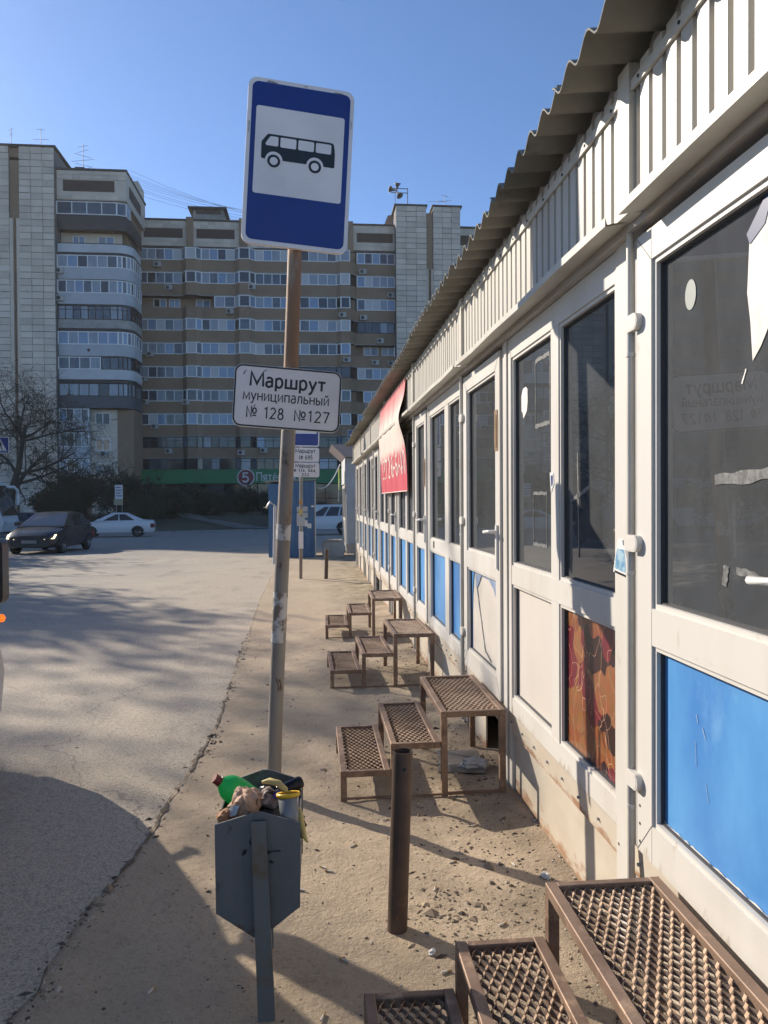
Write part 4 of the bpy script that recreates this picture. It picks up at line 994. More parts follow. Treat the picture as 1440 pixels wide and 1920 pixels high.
M4 = Matrix.Translation((-.272, 2.675, .652)) @ Vector((-.62, -.22, .50)).to_track_quat('Z', 'Y').to_matrix().to_4x4()
mb = MB(); mb.lathe([(.0, -.125), (.03, -.125), (.044, -.11), (.0465, -.02), (.0465, .000), (.045, .018), (.040, .036), (.029, .052), (.0165, .063), (.0135, .074)], M4, 24)
gb = bpy.data.materials.new('green_plastic'); gb.use_nodes = True; bb = gb.node_tree.nodes['Principled BSDF']
bb.inputs['Base Color'].default_value = (.06, .50, .17, 1); bb.inputs['Roughness'].default_value = .12
_t = gb.node_tree.nodes.new('ShaderNodeBsdfTranslucent'); _t.inputs[0].default_value = (.08, .60, .22, 1); _m = gb.node_tree.nodes.new('ShaderNodeMixShader'); _m.inputs[0].default_value = .5
gb.node_tree.links.new(bb.outputs[0], _m.inputs[1]); gb.node_tree.links.new(_t.outputs[0], _m.inputs[2]); gb.node_tree.links.new(_m.outputs[0], gb.node_tree.nodes['Material Output'].inputs[0])
mb.build('body', gb, bottle)
mb = MB(); mb.lathe([(0, .092), (.0155, .092), (.0165, .089), (.0165, .072), (.019, .071), (.019, .067), (.013, .066)], M4, 18); mb.build('cap', mat('red_cap', (0.16, 0.02, 0.02), 0.4), bottle, sharp=40)
pot = thing('plastic_pot', 'clear plastic pot with yellow rim tipped over at the right of the bin top', 'plastic pot', (-.083, 2.52, .64))
M4 = Matrix.Translation((-.083, 2.50, .648)) @ Vector((-.06, .22, .95)).to_track_quat('Z', 'Y').to_matrix().to_4x4()
clear = mat('cloudy_plastic', (0.55, 0.58, 0.6), 0.2); clear.node_tree.nodes['Principled BSDF'].inputs['Transmission Weight'].default_value = .7
mb = MB(); mb.lathe([(0, -.055), (.022, -.055), (.028, -.05), (.034, .045), (.0325, .045), (.027, -.048), (0, -.05)], M4, 20); mb.build('body', clear, pot)
yel = mat('yellow_plastic', (0.72, 0.42, 0.02), 0.4)
mb = MB(); mb.lathe([(.0325, .052), (.0385, .054), (.0395, .046), (.0365, .040), (.0335, .042)], M4, 20); mb.build('rim', yel, pot)
banana = mat('banana_skin', (0.62, 0.47, 0.16), 0.6, col2=(0.5, 0.36, 0.14), vscale=30, col3=(0.16, 0.09, 0.04), s3=26, lo3=0.68, hi3=0.75)
ban = thing('banana_peel', 'banana peel draped over the pot and right rim of the bin', 'banana peel', (-.09, 2.55, .66))
for pts, w in (([(-.175, 2.60, .705), (-.15, 2.59, .712), (-.12, 2.575, .708), (-.098, 2.56, .692), (-.092, 2.545, .668)], .011), ([(-.058, 2.52, .65), (-.047, 2.51, .632), (-.043, 2.50, .60), (-.035, 2.49, .565), (-.024, 2.485, .545)], .009)):
    mb = MB(); mb.tube(pts, [w * .5, w, w * 1.1, w * .95, w * .35], 8); mb.build('strip', banana, ban)
M4 = Matrix.Translation((-.085, 2.74, .635)) @ Vector((.75, .3, .2)).to_track_quat('Z', 'Y').to_matrix().to_4x4() @ Matrix.Scale(.72, 4)
mb = MB(); mb.lathe([(0, -.07), (.028, -.07), (.031, -.066), (.031, .05), (.026, .06), (.024, .062), (0, .058)], M4, 20)
tag(mb.build('drink_can', mat('black_can', (0.015, 0.015, 0.018), 0.22, 0.5), sharp=40), 'black glossy drink can wedged at the back of the bin', 'drink can')
mb = MB(); mb.prism([(-.28, 2.50, .648), (-.262, 2.49, .66), (-.245, 2.487, .663), (-.25, 2.48, .648), (-.27, 2.482, .64)], (.004, .006, .012))
tag(mb.build('foil_wrapper', mat('foil', (0.6, 0.62, 0.65), 0.3, 0.6), sharp=30), 'silvery wrapper poking over the front left edge of the bin', 'wrapper')
me_obj('label_scrap', crumple(5, .018, .01, .012, .5, 2), mat('purple_label', (0.08, 0.06, 0.3), 0.5), (-.118, 2.56, .676), (0, 0, 0), 'violet scrap of label between the taupe paper and the pot', 'scrap')

# ------------------------------------------------------------ the apartment blocks across the road
brick_m = mat('brown_brick', (0.31, 0.21, 0.135), 0.9, col2=(0.245, 0.165, 0.11), vscale=0.35, col3=(0.34, 0.25, 0.175), s3=1.2, lo3=0.55, hi3=0.7, grain=0.12, gscale=6)
brick_dark = mat('dark_brick', (0.075, 0.052, 0.042), 0.9, col2=(0.06, 0.045, 0.04), vscale=0.5)
tile_m = mat('facing_tile', (0.68, 0.58, 0.47), 0.8, col2=(0.58, 0.49, 0.40), vscale=0.5, col3=(0.40, 0.35, 0.295), s3=0.9, lo3=0.6, hi3=0.75, rnd_val=0.13)
joint_m = mat('tile_joint', (0.19, 0.175, 0.16), 0.95)
ledge_m = mat('ledge', (0.36, 0.34, 0.31), 0.85, col2=(0.22, 0.2, 0.18), vscale=1.2)
roof_edge = mat('roof_edge', (0.06, 0.055, 0.05), 0.8)
fr_white = mat('frame_white', (0.80, 0.78, 0.75), 0.5); fr_dark = mat('frame_dark', (0.045, 0.04, 0.038), 0.6)
glass_pane = [mat('pane_dark', (0.02, 0.024, 0.03), 0.06, spec=0.8), mat('pane_mid', (0.09, 0.11, 0.13), 0.1, spec=0.8, col2=(0.05, 0.06, 0.075), vscale=1.2), mat('pane_curtain', (0.30, 0.33, 0.37), 0.16, spec=0.7, col2=(0.2, 0.23, 0.27), vscale=2, stretch=(3, 1, .4)),
              mat('pane_blue', (0.20, 0.28, 0.40), 0.08, spec=0.8), mat('pane_board', (0.50, 0.50, 0.50), 0.5)]
warm_pane = mat('pane_warm', (0.62, 0.42, 0.28), 0.3)  # light of a lit window put into the pane's base colour
paleblue = mat('pale_blue_sheet', (0.46, 0.48, 0.50), 0.6, col2=(0.39, 0.41, 0.43), vscale=.8)
white_sheet = mat('white_sheet', (0.56, 0.57, 0.58), 0.6, col2=(0.48, 0.48, 0.48), vscale=.8)
conc_sheet = mat('concrete_sheet', (0.38, 0.37, 0.34), 0.8, col2=(0.26, 0.25, 0.23), vscale=1.2)
UNIT = MB(); UNIT.box(-.5, -.5, -.5, .5, .5, .5)
def unit_mesh(m):
    me = bpy.data.meshes.new('pane'); me.from_pydata(UNIT.v, [], UNIT.f); me.materials.append(m); return me
PANE_ME = {m.name: unit_mesh(m) for m in glass_pane + [warm_pane, tile_m, white_sheet]}
def unit_box(name, m, parent, loc, dims, rz=0.0):
    o = bpy.data.objects.new(name, PANE_ME[m.name]); COL.objects.link(o); o.parent = parent
    o.matrix_parent_inverse = WM.get(parent.name, Matrix()).inverted()
    o.location = loc; o.scale = dims; o.rotation_euler = (0, 0, rz); return o
brnd = random.Random(21)
def glazing(parent, pts, z0, z1, pw, fm, weights=(2, 3, 4, 3, 1), transom=0.0, inside=(0, 1)):
    """a glazed balcony front along a plan polyline: frame plus one pane object per light"""
    mb = MB(); panes = []; t = .09 if fm is fr_white else .075
    for (xa, ya), (xb, yb) in zip(pts, pts[1:]):
        d = Vector((xb - xa, yb - ya, 0)); L_ = d.length; n = max(1, int(round(L_ / pw))); d.normalize(); rz = atan2(d.y, d.x)
        A = Vector((xa, ya, 0))
        for i in range(n + 1):
            if i == n and (xb, yb) != pts[-1]: continue
            p = A + d * (L_ * i / n); w = t * (1.5 if i in (0, n) else 1)
            mb.bar((p.x, p.y, z0), (p.x, p.y, z1), w, .10, up=(d.y, -d.x, 0))
        for z in (z0 + t / 2, z1 - t / 2) + ((z1 - .4,) if transom else ()):
            a = A + Vector((0, 0, z)); b = a + d * L_; mb.bar(a, b, .094, t if z != z1 - .4 else .05)
        for i in range(n):
            c = A + d * (L_ * (i + .5) / n); panes.append((c, L_ / n, rz))
    g = mb.build('balcony_glazing', fm, parent)
    for c, w, rz in panes:
        m = brnd.choices(glass_pane, weights)[0]
        nrm = Vector((sin(rz), -cos(rz), 0))
        unit_box('pane', m, g, (c.x - nrm.x * .02, c.y - nrm.y * .02, (z0 + z1) / 2), (w - .04, .03, z1 - z0 - .08), rz)
    return g
def band(parent, pts, z0, z1, th, m, name, out=0.0, smooth=False):
    """upright strip of thickness th that follows a plan polyline, outer face on the line"""
    mb = MB(); n = len(pts); off = []
    for i in range(n):
        a = Vector(pts[max(0, i - 1)]); b = Vector(pts[min(n - 1, i + 1)]); d = (b - a).normalized(); off.append(Vector((d.y, -d.x)))
    o = [Vector(p) + q * out for p, q in zip(pts, off)]; k = [Vector(p) - q * th for p, q in zip(pts, off)]
    vs = [(p.x, p.y, z) for z in (z0, z1) for p in o] + [(p.x, p.y, z) for z in (z0, z1) for p in k]
    fs = []
    for i in range(n - 1):
        fs += [(i, i + 1, n + i + 1, n + i), (2 * n + i + 1, 2 * n + i, 3 * n + i, 3 * n + i + 1), (n + i, n + i + 1, 3 * n + i + 1, 3 * n + i), (i + 1, i, 2 * n + i, 2 * n + i + 1)]
    fs += [(0, n, 3 * n, 2 * n), (n - 1, 3 * n - 1, 4 * n - 1, 2 * n - 1)]
    mb.add(vs, fs, 0, smooth); return mb.build(name, m, parent, sharp=30)
def tiles(parent, x0, x1, z0, z1, y, cols, rows, top_single=0):
    """facing slabs with open joints; those above top_single are single objects, the rest one mesh"""
    w = (x1 - x0) / cols; h = (z1 - z0) / rows; mb = MB()
    for r in range(rows):
        for c in range(cols):
            cx, cz = x0 + (c + .5) * w, z0 + (r + .5) * h
            dy = brnd.uniform(-.018, .018); g = brnd.choice((.012, .012, .02, .035)); gz = brnd.choice((.03, .045, .045, .07))
            if cz > top_single: unit_box('tile', tile_m, parent, (cx, y + .04 + dy, cz), (w - g * 2, .1, h - gz))
            else: mb.box(cx - w / 2 + g, y - .01 + dy, cz - h / 2 + gz / 2, cx + w / 2 - g, y + .09 + dy, cz + h / 2 - gz / 2)
    if mb.v: tag(mb.build('tile_facing', tile_m, parent), kind='stuff')
def wall_box(parent, name, m, *b):
    mb = MB(); mb.box(*b); return mb.build(name, m, parent)
def ac_unit(parent, x, y, z):
    mb = MB(); mb.box(x - .42, y - .34, z - .29, x + .42, y - .02, z + .29)
    a = mb.build('air_conditioner', mat('ac_white', (0.46, 0.45, 0.42), 0.6, col2=(0.34, 0.32, 0.3), vscale=3), parent)
    mb = MB(); c = [(x - .12 + .21 * cos(t * pi / 8), y - .344, z + .21 * sin(t * pi / 8)) for t in range(16)]
    mb.prism(c, (0, -.012, 0)); mb.build('fan_grille', fr_dark, a)

main = thing('apartment_block', 'long brown brick apartment block with rows of glazed balconies behind the bus stop sign', 'apartment building', (0, 98, -1.2))
wall_box(main, 'wall', brick_m, -21.0, 93.0, -2, 10.0, 106, 34.2)
wall_box(main, 'wall', brick_m, 17.7, 93.0, -2, 62, 106, 34.2)
CZ = [30.5, 27.75, 25.0, 22.3, 19.55, 16.8, 14.05, 11.3, 8.6, 6.05]
G1 = [(-19.9, 92), (-15.0, 92), (-14.4, 91.25), (-13.3, 91.25), (-12.7, 91.7), (-8.9, 91.7), (-8.3, 91.0), (-7.1, 91.0), (-6.5, 91.7), (-2.6, 91.7)]
G2 = [(-1.8, 91.75), (-1.3, 91.45), (3.0, 91.45), (3.5, 91.0), (4.55, 91.0)]
G3 = [(5.5, 92), (10.0, 92)]
ALLP = G1 + [(-2.4, 92.0), (-2.0, 92.0)] + G2 + [(4.9, 91.5), (5.3, 92.0)] + G3[1:]
def sub(P, a, b):
    out = []
    for (x0, y0), (x1, y1) in zip(P, P[1:]):
        if x1 <= a or x0 >= b: continue
        for X in (max(x0, a), min(x1, b)):
            q = (X, y0 + (y1 - y0) * (X - x0) / (x1 - x0))
            if not out or abs(out[-1][0] - X) > 1e-6: out.append(q)
    return out
skip = {2: [(-19.9, -11.2)], 0: [], 6: [(5.5, 6.2)], 4: [(5.5, 10)]}
for i, cz in enumerate(CZ):
    z0, z1 = cz - .70, cz + .62
    zlow = (CZ[i + 1] + .62 + .10) if i < 9 else 5.36
    band(main, ALLP, zlow, z0, .18, brick_m, 'parapet')
    band(main, ALLP, zlow - .09, zlow, .5, ledge_m, 'ledge', out=.07)
    dark = i in (8, 9)
    for P in (G1, G2, G3):
        runs = [(P[0][0], P[-1][0])]
        for a, b in skip.get(i, []):
            if a >= P[0][0] - .01 and b <= P[-1][0] + .01: runs = [r for r in ((P[0][0], a), (b, P[-1][0])) if r[1] - r[0] > .5]
        for a, b in runs:
            fm = fr_dark if dark or (P is G2 and i == 5) or (P is G3 and i in (3,)) else fr_white
            wts = (5, 4, 2, 1, 0) if fm is fr_dark else brnd.choice([(2, 3, 4, 2, 0), (2, 3, 3, 3, 1), (3, 4, 2, 1, 0), (1, 2, 4, 3, 2)])
            cut = [a] + ([-12.7] if a < -13 and b > -12 else []) + [b]
            for s, e_ in zip(cut, cut[1:]): glazing(main, sub(P, s, e_), z0, z1, .98 if P is not G1 else 1.0, fm, wts, transom=1 if dark else 0)
    for x in (-2.2, 4.95):
        wall_box(main, 'pier', brick_dark if i % 2 else brick_m, x - .3, 92.05, z0, x + .3, 92.99, z1)
    band(main, ALLP, z1, z1 + .10, .9, brick_dark, 'slab_edge', out=-.02) if i else None
# windows set back where the balcony is open
def inset_window(parent, x0, x1, z0, z1, y, m=None, fm=fr_white, n=2):
    mb = MB(); w = (x1 - x0) / n
    for k in range(n + 1): mb.box(x0 + k * w - .05, y - .06, z0, x0 + k * w + .05, y, z1)
    mb.box(x0 + .05, y - .055, z0, x1 - .05, y, z0 + .08); mb.box(x0 + .05, y - .055, z1 - .08, x1 - .05, y, z1)
    f_ = mb.build('window', fm, parent)
    for k in range(n): unit_box('pane', m or brnd.choice(glass_pane[:4]), f_, (x0 + (k + .5) * w, y - .02, (z0 + z1) / 2), (w - .1, .02, z1 - z0 - .16))
for a, b in ((-18.4, -17.0), (-16.6, -15.4), (-13.5, -11.9)): inset_window(main, a, b, 24.5, 25.5, 92.99)
for a, b in ((6.3, 8.0), (8.5, 9.9)): inset_window(main, a, b, 19.1, 20.1, 92.99)
# frieze with dark attic panels between brown piers
wall_box(main, 'frieze', tile_m, -19.9, 92.25, 31.45, 10.0, 93.0, 34.45)
wall_box(main, 'slab_edge', brick_dark, -20.4, 92.0, 31.22, 10.0, 92.99, 31.44)
wall_box(main, 'roof_edge', roof_edge, -20.6, 92.1, 34.46, 10.2, 105, 34.66)
for a, b in ((-19.3, -14.9), (-13.3, -8.9), (-6.6, -2.9), (-.9, 4.0), (5.5, 9.8)):
    wall_box(main, 'attic_panel', brick_dark, a, 92.2, 32.45, b, 92.26, 33.55)
    n = max(3, int((b - a + .8) / .75))
    for zr in (31.5, 32.02, 33.62, 34.05):
        for k in range(n):
            w = (b - a + .9) / n; unit_box('tile', tile_m, main, (a - .45 + (k + .5) * w, 92.235, zr + .23), (w - .05, .06, .44 if zr > 33 else .44))
for a, b in ((-20.6, -19.85), (-14.45, -13.65), (-8.35, -7.4), (-2.3, -1.4), (4.45, 5.05)):
    wall_box(main, 'pier', brick_m, a, 91.95, 31.25, b, 92.6, 34.85)
wall_box(main, 'vent_house', conc_sheet, -13.9, 93.5, 34.66, -10.3, 97, 36.0); wall_box(main, 'vent_slot', fr_dark, -13.5, 93.46, 35.75, -10.6, 93.52, 36.2); wall_box(main, 'vent_roof', roof_edge, -14.4, 93.0, 36.3, -9.9, 97.5, 36.5)
wall_box(main, 'vent_house', conc_sheet, -13.9, 93.6, 36.0, -10.3, 97, 36.3)
mb = MB(); mb.prism([(8.7, 94, 34.6), (10.1, 94, 34.6), (10.1, 94, 36.5), (9.4, 94, 36.4)], (0, 3, 0)); mb.build('stair_head', mat('pinkish_brick', (0.42, 0.27, 0.21), 0.9), main)
# tiled stair tower
wall_box(main, 'tower_core', joint_m, 10.02, 90.6, -2, 13.62, 92.99, 36.2); wall_box(main, 'tower_core', joint_m, 14.45, 90.6, -2, 17.68, 92.99, 36.2)
wall_box(main, 'tower_strip', brick_m, 13.63, 90.75, 29.0, 14.44, 92.9, 35.6); wall_box(main, 'tower_strip', brick_m, 13.63, 90.9, -2, 14.44, 92.9, 28.99)
wall_box(main, 'tower_strip', tile_m, 13.64, 90.62, -2, 13.88, 90.89, 28.98); wall_box(main, 'tower_strip', tile_m, 14.2, 90.62, -2, 14.43, 90.89, 28.98)
tiles(main, 10.0, 13.64, -1, 36.3, 90.5, 3, 60, 16); tiles(main, 14.43, 17.7, -1, 36.3, 90.5, 3, 60, 16)
for a, b in ((9.8, 13.75), (14.3, 17.9)): wall_box(main, 'roof_edge', roof_edge, a, 90.4, 36.32, b, 95, 36.5)
wall_box(main, 'roof_edge', roof_edge, 17.92, 92.1, 34.46, 40, 105, 34.66); wall_box(main, 'frieze', tile_m, 17.72, 92.25, 31.4, 40, 93, 34.45); wall_box(main, 'attic_panel', brick_dark, 18.0, 92.2, 32.4, 22.5, 92.26, 33.6)
for i, cz in enumerate(CZ):
    z0, z1 = cz - .70, cz + .62; zlow = (CZ[i + 1] + .62 + .10) if i < 9 else 5.36
    band(main, [(17.72, 92), (40, 92)], zlow, z0, .18, brick_m, 'parapet')
    if i < 4: glazing(main, [(17.9, 92), (22.9, 92)], z0, z1, 1.2, fr_dark, (4, 3, 1, 0, 0))
for px, py in ((295, 495), (315, 538), (470, 537), (428, 582), (280, 663), (268, 710), (270, 753), (346, 754), (287, 799), (312, 845), (448, 849), (679, 501), (737, 545), (639, 588), (680, 589), (712, 633), (647, 673), (702, 675), (737, 676), (688, 760), (489, 844)):
    x = -19.9 + (px - 260) * .0622; z = 34.67 - (py - 407) * .0619
    yy = 92
    for (x0, y0), (x1, y1) in zip(ALLP, ALLP[1:]):
        if x0 <= x <= x1: yy = y0 + (y1 - y0) * (x - x0) / (x1 - x0)
    ac_unit(main, min(x, 9.5), yy, z)
# ground floor shop front
green_m = mat('green_fascia', (0.02, 0.20, 0.07), 0.5, col2=(0.016, 0.16, 0.055), vscale=.4)
sf = wall_box(main, 'shop_fascia', green_m, -22.0, 90.9, 3.72, 30, 91.15, 5.34)
wall_box(main, 'shop_canopy', brick_dark, -20.9, 91.16, 3.7, 30, 92.9, 5.2)
for x0 in steps(-20.5, 27.5, 4.0)[:-1]:
    mb = MB(); mb.box(x0, 91.9, -1.3, x0 + .12, 92.0, 3.7); mb.box(x0 + 2.0, 91.91, -1.3, x0 + 2.1, 92.0, 3.7); mb.box(x0 + .12, 91.9, 1.9, x0 + 2.0, 91.99, 2.0); mb.box(x0 + 2.1, 91.9, 1.9, x0 + 4.0, 91.99, 2.0)
    w_ = mb.build('shop_window', fr_dark, main)
    for k in range(2): unit_box('pane', glass_pane[0 if brnd.random() < .75 else 1], w_, (x0 + 1.06 + 2 * k, 91.96, 1.2), (1.88, .03, 4.9))
CXs, CZs = -7.72, 4.42
mb = MB()
for r, m, d in ((1.02, 0, .03), (.88, 1, .05)): mb.prism([(CXs + r * cos(t * pi / 20), 90.9 - .001, CZs + r * sin(t * pi / 20)) for t in range(40)], (0, -d, 0), m)
mb2 = MB(); text(mb2, '5', CXs - .42, CZs - .55, 1.1, .8, .2, lambda u, v, d: (u, 90.84 - d, v)); 
em = mb.build('shop_emblem', [white_sheet, mat('emblem_red', (0.20, 0.02, 0.03), 0.5)], sf); mb2.build('emblem_numeral', white_sheet, sf)
mb = MB(); text(mb, 'Пятёрочка', -6.5, CZs - .42, 1.0, 5.3, .14, lambda u, v, d: (u, 90.88 - d, v)); mb.build('shop_lettering', white_sheet, sf)

wing = thing('apartment_block', 'corner apartment block at left with grey tiled tower and stacked white glazed balconies', 'apartment building', (-25, 90, -1))
YW = 83.3
wall_box(wing, 'wall', brick_m, -26.2, 84.9, -2, -20.9, 92.9, 36.0); wall_box(wing, 'side_wall', brick_m, -20.89, 85.2, -2, -19.6, 91.9, 36.0)
wall_box(wing, 'tower_core', joint_m, -36.0, 82.7, -2, -30.8, 92, 38.15); wall_box(wing, 'tower_core', joint_m, -29.75, 82.7, -2, -26.32, 92, 38.15)
wall_box(wing, 'tower_strip', brick_m, -30.79, 82.9, 30.9, -29.76, 91, 36.9); wall_box(wing, 'tower_strip', brick_m, -30.79, 82.9, 37.2, -29.76, 91, 38.1); wall_box(wing, 'tower_strip', brick_m, -30.79, 83.0, -2, -29.76, 91, 30.89)
for a, b in ((-30.78, -30.45), (-30.1, -29.77)): wall_box(wing, 'tower_strip', tile_m, a, 82.64, -2, b, 82.99, 30.88)
tiles(wing, -29.78, -26.3, -1, 38.2, 82.6, 3, 58, -1); tiles(wing, -32.1, -30.78, -1, 38.2, 82.6, 1, 58, -1); tiles(wing, -36, -32.1, -1, 38.2, 82.6, 3, 58, 99)
wall_box(wing, 'roof_edge', roof_edge, -36.1, 82.5, 38.22, -26.1, 92, 38.4)
CUR = [(-20.2, YW)] + [(-20.2 + 1.5 * sin(radians(a)), YW + 1.5 - 1.5 * cos(radians(a))) for a in (18, 36, 54, 72, 90)] + [(-18.7, 87.5)]
FULL = [(-26.25, YW)] + CUR; SHORT = [(-26.25, YW), (-23.3, YW)]
# top storey block
wall_box(wing, 'frieze', tile_m, -26.25, YW, 33.15, -19.2, YW + 1.6, 36.2); wall_box(wing, 'side_wall', tile_m, -19.95, YW + 1.61, 33.15, -19.2, 92.5, 36.2)
wall_box(wing, 'attic_panel', brick_dark, -25.6, YW - .05, 34.05, -20.4, YW + .01, 35.2); wall_box(wing, 'roof_edge', roof_edge, -26.3, YW - .12, 36.22, -19.1, 92.6, 36.42)
wall_box(wing, 'attic_panel', brick_dark, -19.21, 84.6, 34.0, -19.15, 90, 35.2)
for zr in (33.2, 35.3, 35.75):
    for k in range(9): unit_box('tile', tile_m, wing, (-25.85 + k * .78, YW - .03, zr + .21), (.74, .06, .4))
wall_box(wing, 'vent_house', roof_edge, -24.9, 85, 36.42, -23.9, 87, 37.3); wall_box(wing, 'stair_head', tile_m, -20.2, 89.0, 36.42, -19.2, 92, 37.6)
# storeys: (glazing z0, z1, kind) and (parapet z0, z1, material)
def recess(z0, z1): wall_box(wing, 'wall', tile_m, -26.24, YW + 1.2, z0, -20.0, YW + 1.59, z1)
glazing(wing, FULL[:2] + [(-19.3, YW + .35), (-19.2, YW + 1.6)], 31.65, 33.0, 1.55, fr_white, (4, 4, 1, 0, 0)); band(wing, FULL[:2] + [(-19.3, YW + .3), (-19.1, YW + 1.6), (-19.1, 90)], 30.1, 31.64, .2, mat('brown_sheet', (0.05, 0.042, 0.042), 0.6), 'parapet')
recess(28.6, 30.1); inset_window(wing, -25.0, -23.8, 28.6, 29.8, YW + 1.19); inset_window(wing, -22.4, -20.8, 28.6, 29.8, YW + 1.19)
band(wing, FULL, 27.75, 28.62, .12, white_sheet, 'parapet', smooth=True); band(wing, FULL, 28.64, 28.72, .12, fr_dark, 'rail'); band(wing, FULL, 27.45, 27.74, .3, fr_dark, 'slab_edge', out=-.03)
glazing(wing, FULL, 26.15, 27.45, 1.0, fr_white, (2, 3, 4, 1, 1)); band(wing, FULL, 24.95, 26.14, .15, paleblue, 'parapet', out=.04, smooth=True); band(wing, FULL, 24.85, 24.94, .2, fr_dark, 'slab_edge')
glazing(wing, FULL, 23.5, 24.85, .9, fr_white, (2, 3, 3, 3, 1)); band(wing, FULL, 22.35, 23.49, .15, paleblue, 'parapet', out=.04, smooth=True); band(wing, FULL, 22.22, 22.34, .2, fr_dark, 'slab_edge')
glazing(wing, FULL, 20.75, 22.2, .8, fr_dark, (4, 4, 4, 0, 0), transom=1); band(wing, FULL, 19.85, 20.74, .15, conc_sheet, 'parapet', out=.03, smooth=True); band(wing, FULL, 19.5, 19.84, .3, fr_dark, 'slab_edge', out=-.03)
glazing(wing, FULL, 18.15, 19.5, 1.1, fr_white, (1, 2, 3, 5, 1)); pb = band(wing, FULL, 16.95, 18.14, .15, paleblue, 'parapet', out=.04, smooth=True); band(wing, FULL, 16.85, 16.94, .2, fr_dark, 'slab_edge')
mb = MB(); q = YW - .06; cx = -23.2; mb.prism([(cx - .2, q, 17.55), (cx, q, 17.75), (cx + .2, q, 17.55), (cx, q, 17.35)], (0, -.02, 0), 0)
mb.build('logo_mark', mat('logo_red', (0.16, 0.05, 0.06), 0.6), pb)
glazing(wing, FULL[:1] + [(-22.0, YW)], 15.55, 16.85, 1.0, fr_white, (2, 3, 3, 2, 1)); glazing(wing, [(-21.9, YW)] + CUR, 15.55, 16.85, .9, fr_dark, (5, 3, 1, 0, 0)); band(wing, FULL, 14.5, 15.54, .15, white_sheet, 'parapet', out=.04, smooth=True); band(wing, FULL, 14.15, 14.49, .3, fr_dark, 'slab_edge', out=-.03)
glazing(wing, FULL, 12.75, 14.1, .95, fr_dark, (3, 4, 4, 0, 0)); band(wing, FULL, 11.5, 12.74, .15, mat('slate_sheet', (0.085, 0.095, 0.105), 0.6), 'parapet', out=.04, smooth=True)
for z0, z1, p0, wm in ((10.1, 11.45, 9.05, None), (7.45, 8.95, 6.25, None), (4.75, 6.15, 3.4, None)):
    glazing(wing, SHORT, z0, z1, .75, fr_white, (2, 3, 3, 2, 1)); band(wing, SHORT, p0, z0 - .01, .15, paleblue, 'parapet', out=.03); band(wing, SHORT, p0 - .1, p0 - .01, .2, fr_dark, 'slab_edge')
    wall_box(wing, 'side_panel', paleblue, -23.45, YW + .16, p0, -23.3, YW + 1.5, z1)
wall_box(wing, 'wall', tile_m, -23.29, YW + .9, -2, -20.6, YW + 1.58, 11.45); wall_box(wing, 'wall', brick_m, -20.59, YW + .9, -2, -18.9, YW + 1.89, 11.45)
for k, (z0, z1) in enumerate(((9.85, 11.1), (7.1, 8.4), (4.6, 5.8))):
    inset_window(wing, -22.8, -21.35, z0, z1, YW + .89, warm_pane if k == 1 else glass_pane[k], fr_white)
    for r in range(4):
        for c in range(3 if r != 2 else 0): unit_box('tile', tile_m, wing, (-23.0 + c * .8, YW + .88, z0 - 1.45 + r * .42), (.77, .06, .38))
ac_unit(wing, -21.9, YW + .86, 6.75); ac_unit(wing, -26.0, YW, 25.75); ac_unit(wing, -26.0, YW, 22.9)
# the same block runs on beyond the picture's left edge
for k, (a, b, h) in enumerate(((-52, -36.1, 36.4), (-60, -52.1, 38.8), (-84, -60.1, 36.2), (-92, -84.1, 38.7), (-118, -92.1, 36.3))):
    wall_box(wing, 'side_wing', tile_m if h > 37 else brick_m, a, YW, -2, b, 95, h)
    if h < 37:
        for cz in CZ:
            mb = MB(); mb.box(a + .3, YW - .06, cz - .65, b - .3, YW - .01, cz + .6); mb.build('window_band', glass_pane[1], wing)

# ------------------------------------------------------------ roof gear
def antenna(label, x, y, z, mast, bars, group=None):
    t = thing('roof_antenna', label, 'antenna', (x, y, z), 0, group); mb = MB(); mb.tube([(0, 0, 0), (0, 0, mast)], .035, 6); mb.build('mast', sign_back, t, False)
    mb = MB()
    for h, l, ang in bars: mb.tube([(-l / 2 * cos(ang), 0, h - l / 2 * sin(ang)), (l / 2 * cos(ang), 0, h + l / 2 * sin(ang))], .022, 5)
    mb.build('elements', sign_back, t, False); return t
antenna('thin stub mast leftmost on the tiled tower roof', -31.0, 84, 38.4, 2.3, [(1.6, .5, .4), (2.1, .5, .4), (.6, .3, .2)])
antenna('cross shaped aerial on the tiled tower roof', -28.0, 84, 38.4, 2.4, [(1.2, 1.6, .03), (2.2, .9, 0)])
antenna('tall many-armed aerial on the lower roof beside the tiled tower', -24.3, 86, 36.42, 3.8, [(1.0, 2.2, .35), (1.5, 1.6, -.2), (2.0, 2.4, .12), (2.5, 1.8, -.25), (3.0, 1.2, .3), (3.5, 1.0, .2)])
antenna('twin aerial on the right stair tower roof', 15.2, 92, 36.5, 1.1, [(1.0, 2.4, .03), (.5, 1.2, 0)])
antenna('short aerial beside the twin one on the right stair tower', 16.0, 91.5, 36.5, 1.6, [(1.5, 1.0, -.2), (.9, 1.6, .1)])
sp = thing('siren_horns', 'cluster of three horn loudspeakers on a mast on the right stair tower', 'loudspeaker', (11.6, 92, 36.5))
mb = MB(); mb.tube([(0, 0, 0), (0, 0, 2.5)], .05, 6); mb.tube([(.05, 0, 1.9), (-2.0, 0, 1.9)], .05, 6); mb.tube([(.05, 0, 2.4), (-1.7, 0, 2.4)], .05, 6); mb.tube([(-1.5, 0, 0), (-1.5, 0, 1.9)], .03, 6); mb.build('mast', fr_dark, sp, False)
